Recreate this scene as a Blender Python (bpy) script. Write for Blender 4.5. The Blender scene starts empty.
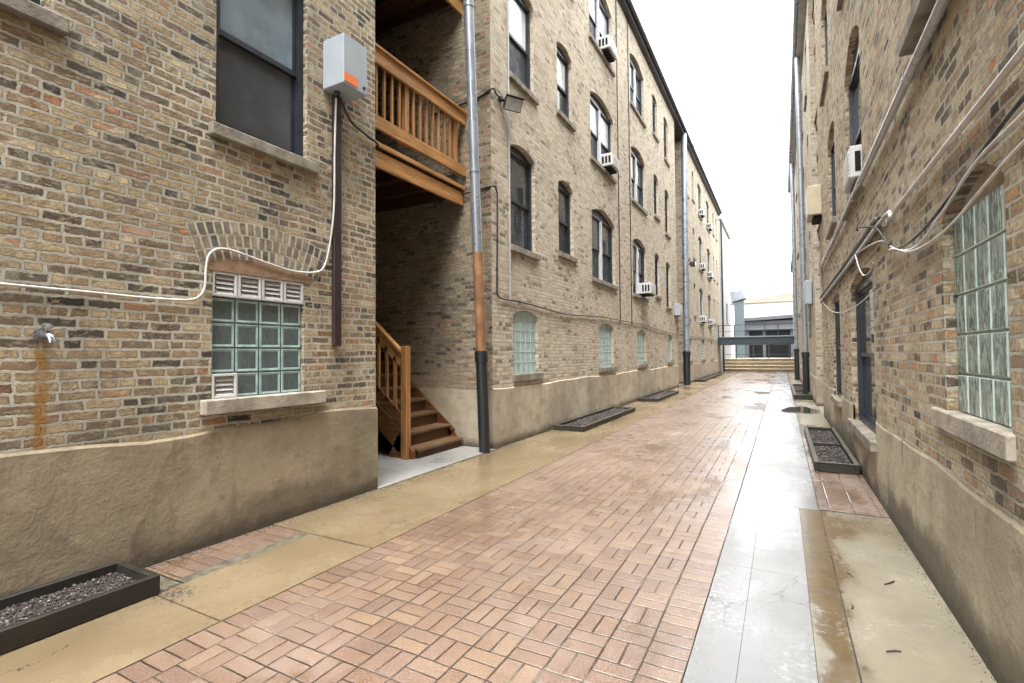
import bpy, math, random
from mathutils import Vector, Matrix
random.seed(7)
S = bpy.context.scene
C = S.collection
rad = math.radians
XL, XR = -4.05, 0.83            # faces of the two rows of houses

# ------------------------------------------------------------------ node helpers
class NT:
    def __init__(s, name):
        s.m = bpy.data.materials.new(name); s.m.use_nodes = True
        s.t = s.m.node_tree; s.b = s.t.nodes['Principled BSDF']
        s._pos = None
    def put(s, sock, v):
        if isinstance(v, bpy.types.NodeSocket): s.t.links.new(v, sock)
        elif v is not None:
            if sock.type == 'RGBA' and len(v) == 3: v = (*v, 1)
            sock.default_value = v
    def n(s, typ, ins=None, out=0, **kw):
        nd = s.t.nodes.new(typ)
        for k, v in kw.items(): setattr(nd, k, v)
        for k, v in (ins or {}).items(): s.put(nd.inputs[k], v)
        return nd.outputs[out]
    def f(s, op, a, b=None, c=None, clamp=False):
        return s.n('ShaderNodeMath', {i: v for i, v in enumerate((a, b, c)) if v is not None}, operation=op, use_clamp=clamp)
    def pos(s):
        if not s._pos:
            g = s.t.nodes.new('ShaderNodeNewGeometry')
            sp = s.t.nodes.new('ShaderNodeSeparateXYZ'); s.t.links.new(g.outputs['Position'], sp.inputs[0])
            sn = s.t.nodes.new('ShaderNodeSeparateXYZ'); s.t.links.new(g.outputs['True Normal'], sn.inputs[0])
            s._pos = (g.outputs['Position'], sp.outputs[0], sp.outputs[1], sp.outputs[2], sn.outputs[0], sn.outputs[1], sn.outputs[2])
        return s._pos
    def vec(s, x, y, z=0.0): return s.n('ShaderNodeCombineXYZ', {0: x, 1: y, 2: z})
    def scale(s, v, k):
        return s.n('ShaderNodeVectorMath', {0: v, 1: k}, operation='MULTIPLY')
    def noise(s, v, scale, detail=4, rough=.55, dist=0., out=0):
        return s.n('ShaderNodeTexNoise', {'Vector': v, 'Scale': scale, 'Detail': detail, 'Roughness': rough, 'Distortion': dist}, out)
    def white(s, v, out=0): return s.n('ShaderNodeTexWhiteNoise', {0: v}, out, noise_dimensions='3D')
    def ramp(s, fac, stops, interp='LINEAR'):
        nd = s.t.nodes.new('ShaderNodeValToRGB'); s.put(nd.inputs[0], fac)
        cr = nd.color_ramp; cr.interpolation = interp
        while len(cr.elements) < len(stops): cr.elements.new(.5)
        for e, (p, c) in zip(cr.elements, stops):
            e.position = p; e.color = (*c, 1) if len(c) == 3 else c
        return nd.outputs[0]
    def mix(s, fac, a, b, mode='MIX'):
        nd = s.t.nodes.new('ShaderNodeMix'); nd.data_type = 'RGBA'; nd.blend_type = mode
        s.put(nd.inputs[0], fac); s.put(nd.inputs[6], a); s.put(nd.inputs[7], b)
        return nd.outputs[2]
    def rng(s, v, a, b, c=0., d=1., smooth=True):
        return s.n('ShaderNodeMapRange', {0: v, 1: a, 2: b, 3: c, 4: d}, interpolation_type='SMOOTHSTEP' if smooth else 'LINEAR')
    def bump(s, h, strength=1., dist=.01, normal=None):
        return s.n('ShaderNodeBump', {'Strength': strength, 'Distance': dist, 'Height': h, **({'Normal': normal} if normal else {})})
    def out(s, **kw):
        names = dict(col='Base Color', rough='Roughness', metal='Metallic', normal='Normal', spec='Specular IOR Level', coat='Coat Weight', coatn='Coat Normal', coatr='Coat Roughness')
        for k, v in kw.items(): s.put(s.b.inputs[names[k]], v)
        return s.m

def simple(name, col, rough=.6, metal=0., var=.25, nscale=9., bump=.0, bscale=60., spec=.5, grime=None):
    t = NT(name); p = t.pos()[0]
    nz = t.noise(p, nscale, 5)
    lo = tuple(c*(1-var) for c in col); hi = tuple(min(1, c*(1+var)) for c in col)
    c = t.mix(t.rng(nz, .3, .7), lo, hi)
    if grime:
        c = t.mix(t.rng(t.noise(p, 3.1, 7, .7), .52, .72, 0, .7), c, grime)
    kw = dict(col=c, rough=t.rng(t.noise(p, nscale*2.3, 3), .3, .7, max(0, rough-.1), min(1, rough+.12)), metal=metal, spec=spec)
    if bump: kw['normal'] = t.bump(t.noise(p, bscale, 4), bump, .01)
    return t.out(**kw)

def brick_mat(name, stops, mortar, dirt=.3, seed=0., soft=1., stain=None, mw=.006, mot=.8, rag=.036):
    t = NT(name); P, X, Y, Z, nx, ny, nz = t.pos()
    sel = t.f('GREATER_THAN', t.f('ABSOLUTE', nx), .5)
    u = t.f('ADD', t.f('MULTIPLY', sel, Y), t.f('MULTIPLY', t.f('SUBTRACT', 1., sel), X))
    selz = t.f('GREATER_THAN', t.f('ABSOLUTE', nz), .7)
    v = t.f('ADD', Z, t.f('MULTIPLY', selz, Y))
    wob = t.n('ShaderNodeSeparateXYZ', {0: t.noise(P, 7., 3, out=1)}, 0)
    wob2 = t.noise(P, 2.1, 2); wob3 = t.noise(P, 19., 3)
    v2 = t.f('ADD', v, t.f('ADD', t.f('MULTIPLY', t.f('SUBTRACT', wob2, .5), .03), t.f('MULTIPLY', t.f('SUBTRACT', wob3, .5), .016)))
    u2 = t.f('ADD', u, t.f('ADD', t.f('MULTIPLY', t.f('SUBTRACT', wob, .5), .03), seed*7.31))
    ch = .0677
    rz = t.f('DIVIDE', v2, ch); row = t.f('FLOOR', rz); fz = t.f('FRACT', rz)
    hdr = t.f('LESS_THAN', t.f('FLOORED_MODULO', t.f('ADD', row, 2.), 7.), .5)
    ln = t.f('SUBTRACT', .212, t.f('MULTIPLY', hdr, .104))
    rr = t.white(t.vec(row, 3.3, seed))
    off = t.f('ADD', t.f('MULTIPLY', t.f('FLOORED_MODULO', row, 2.), .5), t.f('MULTIPLY', rr, .3))
    cu = t.f('ADD', t.f('DIVIDE', u2, ln), off); col = t.f('FLOOR', cu); fu = t.f('FRACT', cu)
    # some stretchers are snapped into two halves
    idr = t.white(t.vec(col, row, seed+1.7))
    snap = t.f('MULTIPLY', t.f('LESS_THAN', idr, .13), t.f('SUBTRACT', 1., hdr))
    fu2 = t.f('FRACT', t.f('MULTIPLY', fu, 2.)); half = t.f('GREATER_THAN', fu, .5)
    du1 = t.f('MULTIPLY', t.f('MINIMUM', fu, t.f('SUBTRACT', 1., fu)), ln)
    du2 = t.f('MULTIPLY', t.f('MINIMUM', fu2, t.f('SUBTRACT', 1., fu2)), t.f('MULTIPLY', ln, .5))
    du = t.f('ADD', t.f('MULTIPLY', snap, du2), t.f('MULTIPLY', t.f('SUBTRACT', 1., snap), du1))
    dz = t.f('MULTIPLY', t.f('MINIMUM', fz, t.f('SUBTRACT', 1., fz)), ch)
    d = t.f('MINIMUM', du, dz)
    jit = t.f('MULTIPLY', t.f('SUBTRACT', t.noise(P, 30., 6, .8), .5), rag)
    d = t.f('ADD', d, jit)
    brick = t.rng(d, mw, mw+.005*soft)
    idv = t.vec(t.f('ADD', col, t.f('MULTIPLY', t.f('MULTIPLY', half, snap), .37)), row, seed)
    r1 = t.white(idv)
    r2 = t.white(t.vec(row, col, seed+5.1))
    clus = t.noise(P, .9, 3)
    key = t.f('ADD', r1, t.f('MULTIPLY', t.f('SUBTRACT', clus, .5), .45), clamp=True)
    bc = t.ramp(key, stops, 'CONSTANT')
    # mottling in each brick, and paler/darker bricks
    bc = t.mix(t.rng(t.noise(P, 30., 7, .75), .42, .62, 0, mot), bc, t.mix(.7, bc, (.045, .038, .03)))
    bc = t.mix(t.rng(t.noise(t.scale(P, (1., 1., 2.4)), 15., 6, .75), .52, .64, 0, .5), bc, (.56, .45, .28))
    bc = t.mix(t.f('MULTIPLY', r2, .22), bc, (.52, .42, .27))
    mc = t.mix(t.noise(P, 14., 6, .7), tuple(c*.62 for c in mortar), tuple(min(1, c*1.25) for c in mortar))
    mc = t.mix(t.rng(t.noise(P, 1.4, 4, .6), .42, .62, .0, .55), mc, tuple(c*.45 for c in mortar))
    c = t.mix(brick, mc, bc)
    # lime smears over the faces and sooty patches
    sm = t.f('MULTIPLY', t.rng(t.noise(P, 5.3, 8, .72), .5, .66, 0, .32), 1.)
    c = t.mix(sm, c, mortar)
    dv = t.noise(t.vec(t.f('MULTIPLY', u, 1.), 0., t.f('MULTIPLY', v, .55)), 1.1, 7, .65)
    c = t.mix(t.rng(dv, .45, .75, 0, dirt), c, (.07, .06, .05))
    stq = t.noise(t.vec(t.f('MULTIPLY', u, 5.), 0., t.f('MULTIPLY', v, .4)), 1.6, 5, .6)
    c = t.mix(t.rng(stq, .56, .74, 0, dirt), c, (.10, .085, .065))
    if stain:                                   # rust run below a tap: y, top z, width
        sy, sz, sw = stain
        e = t.f('ABSOLUTE', t.f('SUBTRACT', t.f('ADD', Y, t.f('MULTIPLY', t.f('SUBTRACT', t.noise(P, 9., 3), .5), .05)), sy))
        mk = t.f('MULTIPLY', t.rng(e, sw*.4, sw, 1, 0), t.rng(Z, sz-.05, sz, 1, 0))
        mk = t.f('MULTIPLY', mk, t.rng(t.noise(P, 12., 4), .3, .6, .35, .85))
        c = t.mix(mk, c, (.27, .13, .02))
    h = t.f('ADD', t.f('MULTIPLY', brick, 1.3), t.f('MULTIPLY', t.noise(P, 60., 6, .7), 1.0))
    h = t.f('ADD', h, t.f('MULTIPLY', t.noise(P, 17., 3), .6))
    h = t.f('ADD', h, t.f('MULTIPLY', r1, .35))
    return t.out(col=c, rough=.88, normal=t.bump(h, 1., .014), spec=.25)

def stucco_mat(name, col, damp=.35, dampz=.35, drips=True, patches=.6, seed=0.):
    t = NT(name); P, X, Y, Z, nx, ny, nz = t.pos()
    Q = t.n('ShaderNodeVectorMath', {0: P, 1: (seed*3, seed*5, 0)}, operation='ADD')
    big = t.noise(Q, 1.3, 6, .62); mid = t.noise(Q, 5.5, 7, .68, .15); fine = t.noise(Q, 70., 5, .6)
    c = t.mix(t.rng(big, .3, .7), tuple(x*.74 for x in col), tuple(x*1.17 for x in col))
    c = t.mix(t.rng(mid, .50, .74, 0, patches), c, tuple(x*.42 for x in col))
    c = t.mix(t.rng(t.noise(Q, 1.9, 8, .7), .54, .66, 0, .45), c, tuple(x*.45 for x in col))
    c = t.mix(t.rng(t.noise(Q, 3.7, 8, .75), .60, .69, 0, .5), c, tuple(min(1, x*1.5) for x in col))
    # rising damp: a wet tide line with an irregular edge
    edge = t.f('ADD', dampz, t.f('MULTIPLY', t.f('SUBTRACT', t.noise(Q, 1.1, 3, .5), .5), 1.0))
    wet = t.rng(t.f('ADD', t.f('SUBTRACT', Z, edge), t.f('MULTIPLY', t.f('SUBTRACT', t.noise(Q, 9., 5, .7), .5), .16)), -.13, .10, 1, 0)
    w2 = t.f('MULTIPLY', wet, damp)
    if drips:
        dr = t.noise(t.vec(t.f('MULTIPLY', Y, 3.2), seed, t.f('MULTIPLY', Z, .35)), 1.8, 4, .6)
        w2 = t.f('MAXIMUM', w2, t.f('MULTIPLY', t.rng(dr, .60, .67), damp*.75))
    c = t.mix(w2, c, tuple(x*.30 for x in col))
    vd = t.n('ShaderNodeTexVoronoi', {'Vector': t.n('ShaderNodeVectorMath', {0: Q, 1: t.scale(t.noise(Q, 3., 5, .6, out=1), (.5, .5, .5))}, operation='ADD'), 'Scale': .75}, 0, feature='DISTANCE_TO_EDGE')
    crk = t.f('MULTIPLY', t.rng(vd, .001, .006, 1, 0), t.rng(t.noise(Q, .9, 2), .50, .58))
    c = t.mix(t.f('MULTIPLY', crk, .45), c, tuple(x*.35 for x in col))
    pt = t.rng(t.noise(Q, .8, 2, .4), .60, .615, 0, .35); c = t.mix(pt, c, tuple(min(1, x*1.3) for x in col))
    spl = t.f('MULTIPLY', t.rng(t.f('ADD', Z, t.f('MULTIPLY', t.f('SUBTRACT', t.noise(Q, 6., 6, .75), .5), .22)), .02, .16, 1, 0), .8)
    c = t.mix(spl, c, (.045, .037, .026))
    strk = t.rng(t.noise(t.vec(t.f('MULTIPLY', Y, 4.), seed, t.f('MULTIPLY', Z, .5)), 2.2, 5, .65), .55, .72, 0, .4)
    c = t.mix(strk, c, tuple(x*.5 for x in col))
    h = t.f('ADD', t.f('MULTIPLY', mid, .9), t.f('ADD', t.f('MULTIPLY', fine, .16), t.f('MULTIPLY', t.noise(Q, 19., 5, .6, .1), .35)))
    return t.out(col=c, rough=t.f('SUBTRACT', .9, t.f('MULTIPLY', w2, .35)), normal=t.bump(h, .75, .018), spec=.3)

def paver_mat(name, mode):
    t = NT(name); P, X, Y, Z, nx, ny, nz = t.pos()
    w = t.n('ShaderNodeSeparateXYZ', {0: t.noise(P, 1.7, 3, out=1)}, 0)
    w2 = t.noise(P, 1.1, 3)
    x = t.f('ADD', X, t.f('MULTIPLY', t.f('SUBTRACT', w, .5), .022)); y = t.f('ADD', Y, t.f('MULTIPLY', t.f('SUBTRACT', w2, .5), .035))
    c = .2
    one = lambda v: t.f('MINIMUM', v, t.f('SUBTRACT', 1., v))
    if mode == 'basket':
        ax = t.f('DIVIDE', t.f('ADD', x, .63), c); ay = t.f('DIVIDE', y, c)
        ix, iy = t.f('FLOOR', ax), t.f('FLOOR', ay); fx, fy = t.f('FRACT', ax), t.f('FRACT', ay)
        par = t.f('FLOORED_MODULO', t.f('ADD', ix, iy), 2.)
        a = t.f('ADD', t.f('MULTIPLY', par, fx), t.f('MULTIPLY', t.f('SUBTRACT', 1., par), fy))
        b = t.f('ADD', t.f('MULTIPLY', par, fy), t.f('MULTIPLY', t.f('SUBTRACT', 1., par), fx))
        a2 = t.f('FRACT', t.f('MULTIPLY', a, 2.)); hf = t.f('GREATER_THAN', a, .5)
        d = t.f('MINIMUM', t.f('MULTIPLY', one(a2), c/2), t.f('MULTIPLY', one(b), c))
        idv = t.vec(ix, iy, hf)
    else:
        ax = t.f('DIVIDE', t.f('ADD', x, 2.83), .2); ay = t.f('DIVIDE', y, .103)
        ix, iy = t.f('FLOOR', ax), t.f('FLOOR', ay)
        d = t.f('MINIMUM', t.f('MULTIPLY', one(t.f('FRACT', ax)), .2), t.f('MULTIPLY', one(t.f('FRACT', ay)), .103))
        idv = t.vec(ix, iy, 4.)
    d = t.f('ADD', d, t.f('MULTIPLY', t.f('SUBTRACT', t.noise(P, 40., 4, .7), .5), .006))
    bk = t.rng(d, .0012, .0075)
    r = t.white(idv)
    bc = t.ramp(r, [(0, (.155, .088, .053)), (.2, (.178, .107, .068)), (.42, (.20, .130, .085)), (.62, (.168, .102, .07)), (.78, (.21, .134, .078)), (.92, (.13, .073, .05))], 'CONSTANT')
    bc = t.mix(t.rng(t.white(t.vec(iy, ix, 9.)), .86, .87, 0, .45), bc, (.13, .085, .06))
    agg = t.noise(P, 120., 4, .8)
    bc = t.mix(t.rng(agg, .50, .62, 0, .85), bc, (.44, .34, .27))
    bc = t.mix(t.rng(t.noise(P, 95., 4, .75), .53, .64, 0, .75), bc, (.07, .04, .03))
    bc = t.mix(t.rng(t.noise(P, 1.0, 7, .68), .48, .68, 0, .5), bc, (.31, .235, .195))
    bc = t.mix(t.rng(t.noise(P, 2.1, 6, .65), .60, .70, 0, .8), bc, (.12, .068, .024))
    bc = t.mix(t.rng(t.noise(P, 75., 2, .6), .70, .74, 0, .8), bc, (.62, .55, .48))
    # joints: dark, sandy or limed, from place to place
    jc = t.mix(t.rng(t.noise(P, 1.7, 5, .7), .46, .66), (.03, .022, .017), (.25, .21, .17))
    col = t.mix(bk, jc, bc)
    col = t.mix(t.rng(t.noise(P, 1.3, 8, .72), .55, .70, 0, .5), col, (.12, .09, .065))
    wet = t.rng(t.noise(P, .75, 5, .6), .28, .70)
    pud = t.rng(t.f('ADD', t.noise(t.scale(P, (1., .5, 1.)), .9, 5, .6), t.f('MULTIPLY', t.rng(X, -1.3, -.45), .10)), .53, .68)
    col = t.mix(t.f('MULTIPLY', t.f('MAXIMUM', t.f('MULTIPLY', wet, .6), pud), .42), col, (.06, .035, .022))
    ro = t.f('SUBTRACT', .40, t.f('MULTIPLY', wet, .14)); ro = t.f('SUBTRACT', ro, t.f('MULTIPLY', pud, .18))
    ro = t.f('ADD', ro, t.f('MULTIPLY', t.f('SUBTRACT', r, .5), .10), clamp=True)
    h = t.f('ADD', t.f('MULTIPLY', bk, .8), t.f('MULTIPLY', agg, .22)); h = t.f('ADD', h, t.f('MULTIPLY', r, .5))
    st = t.f('SUBTRACT', .9, t.f('MULTIPLY', pud, .6)); nb = t.bump(h, st, .008)
    return t.out(col=col, rough=ro, normal=nb, spec=.8, coatn=nb, coat=t.f('MULTIPLY', t.f('ADD', .35, t.f('MULTIPLY', wet, .55)), t.f('ADD', .3, t.f('MULTIPLY', bk, .7))), coatr=t.f('SUBTRACT', .32, t.f('MULTIPLY', pud, .22)))

def concrete_mat(name, col, wetc, rough=.5, wetlo=.4, wethi=.6, brown=None, brownth=(.55, .65), bias=None, seed=0., frost=0., wr=.3):
    t = NT(name); P, X, Y, Z, nx, ny, nz = t.pos()
    Q = t.n('ShaderNodeVectorMath', {0: P, 1: (seed*3.3, seed*5.7, 0)}, operation='ADD')
    big = t.noise(Q, 1.2, 6, .65); fine = t.noise(Q, 120., 4, .75); mid = t.noise(Q, 7., 6, .7)
    c = t.mix(t.rng(big, .3, .7), tuple(x*.78 for x in col), tuple(x*1.15 for x in col))
    c = t.mix(t.rng(fine, .45, .62, 0, .3), c, tuple(x*.55 for x in col))
    c = t.mix(t.rng(mid, .5, .75, 0, .4), c, tuple(x*.66 for x in col))
    wet = t.rng(t.noise(t.scale(Q, (1.3, .7, 1.)), .8, 6, .6), wetlo, wethi)
    c = t.mix(t.f('MULTIPLY', wet, .75), c, wetc)
    if brown:
        bn = t.noise(t.scale(Q, (1.6, .6, 1.)), 1.3, 7, .62)
        if bias:
            xw = t.f('ADD', X, t.f('MULTIPLY', t.f('SUBTRACT', t.noise(Q, 3.1, 5, .65), .5), .30))
            bn = t.f('ADD', bn, t.f('MULTIPLY', t.f('MULTIPLY', t.rng(xw, .30, .75, 1, 0), t.rng(Y, 3.0, 4.3)), .20))
            bn = t.f('ADD', bn, t.f('MULTIPLY', t.f('MULTIPLY', t.rng(xw, .26, .38, 1, 0), t.rng(xw, .08, .18)), .24))
        bm = t.rng(bn, *brownth)
        c = t.mix(t.f('MULTIPLY', bm, .9), c, t.mix(t.noise(Q, 5., 7, .75), tuple(x*.45 for x in brown), tuple(x*1.7 for x in brown)))
        wet = t.f('MAXIMUM', wet, bm)
    if frost:
        fr = t.f('MULTIPLY', t.rng(t.noise(Q, 28., 6, .8), .52, .60), t.rng(t.noise(Q, 1.7, 4), .5, .62, 0, frost))
        c = t.mix(fr, c, (.75, .75, .73))
    vd = t.n('ShaderNodeTexVoronoi', {'Vector': t.n('ShaderNodeVectorMath', {0: Q, 1: t.scale(t.noise(Q, 2.6, 6, .65, out=1), (.5, .5, .0))}, operation='ADD'), 'Scale': .8}, 0, feature='DISTANCE_TO_EDGE')
    ck = t.f('MULTIPLY', t.rng(vd, .001, .005, 1, 0), t.rng(t.noise(Q, .7, 2), .49, .56))
    c = t.mix(t.f('MULTIPLY', ck, .7), c, (.03, .025, .02))
    c = t.mix(t.rng(t.noise(Q, 44., 3, .7), .66, .72, 0, .6), c, (.07, .055, .04))
    vo = t.n('ShaderNodeTexVoronoi', {'Vector': Q, 'Scale': 140.}, 0)
    h = t.f('ADD', t.f('MULTIPLY', fine, .5), t.f('MULTIPLY', mid, .8)); h = t.f('ADD', h, t.f('MULTIPLY', vo, .25))
    ro = t.f('SUBTRACT', t.f('ADD', rough, t.f('MULTIPLY', t.f('SUBTRACT', mid, .5), .3)), t.f('MULTIPLY', wet, wr), clamp=True)
    return t.out(col=c, rough=ro, normal=t.bump(h, t.f('SUBTRACT', .45, t.f('MULTIPLY', wet, .36)), .006), spec=.55)

def wood_mat(name, col, axis, rough=.55, weather=None):
    t = NT(name); P = t.pos()[0]
    k = [22., 22., 22.]; k[axis] = 1.4
    g = t.noise(t.scale(P, tuple(k)), 1., 6, .65, .8); g2 = t.noise(t.scale(P, tuple(x*4 for x in k)), 1., 3)
    c = t.mix(t.rng(g, .3, .7), tuple(x*.55 for x in col), tuple(min(1, x*1.25) for x in col))
    c = t.mix(t.rng(t.noise(P, 1.6, 5, .6), .45, .7, 0, .5), c, weather or tuple(x*.5 for x in col))
    return t.out(col=c, rough=rough, normal=t.bump(t.f('ADD', g, t.f('MULTIPLY', g2, .4)), .35, .004), spec=.4)

def glassblock_mat(name, lo, hi, strong=1.):
    t = NT(name); P, X, Y, Z = t.pos()[:4]
    w = t.noise(t.scale(P, (1., 9., 3.)), 2.4, 3, .5, 1.6)
    w2 = t.noise(P, 30., 2, .5, 1.)
    c = t.mix(t.rng(w, .38, .62, 0, min(1., strong)), lo, hi)
    c = t.mix(t.rng(t.noise(P, 2.2, 2), .35, .65, 0, .45), c, lo)
    return t.out(col=c, rough=.10, normal=t.bump(t.f('ADD', w, t.f('MULTIPLY', w2, .25)), .8*strong, .03), spec=.9)

def pane_mat(name, col, rough, spec=.8, wob=.15):
    t = NT(name); P = t.pos()[0]
    nz = t.noise(P, 1.3, 5, .6)
    c = t.mix(t.rng(nz, .3, .7), tuple(x*.6 for x in col), tuple(min(1, x*1.4) for x in col))
    return t.out(col=c, rough=t.rng(t.noise(P, 5., 5), .3, .7, rough*.7, rough*1.4), normal=t.bump(t.noise(P, 2.3, 2), wob, .02), spec=spec)

NEARST = [(0, (.035, .029, .027)), (.12, (.078, .058, .043)), (.25, (.16, .112, .066)), (.38, (.255, .185, .102)), (.51, (.345, .26, .142)), (.64, (.42, .33, .19)),
          (.75, (.28, .185, .098)), (.82, (.37, .165, .075)), (.865, (.50, .405, .25)), (.94, (.22, .118, .07))]
FARST = [(0, (.15, .125, .10)), (.045, (.32, .26, .195)), (.14, (.455, .39, .29)), (.30, (.545, .475, .37)), (.48, (.60, .535, .42)), (.66, (.50, .43, .325)),
         (.80, (.62, .56, .45)), (.93, (.48, .38, .275))]
RIGHTST = [(0, (.05, .041, .035)), (.09, (.13, .095, .066)), (.19, (.28, .20, .12)), (.31, (.42, .315, .185)), (.46, (.53, .42, .26)), (.61, (.60, .50, .335)),
           (.75, (.43, .30, .175)), (.85, (.50, .25, .12)), (.90, (.64, .55, .39))]
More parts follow.
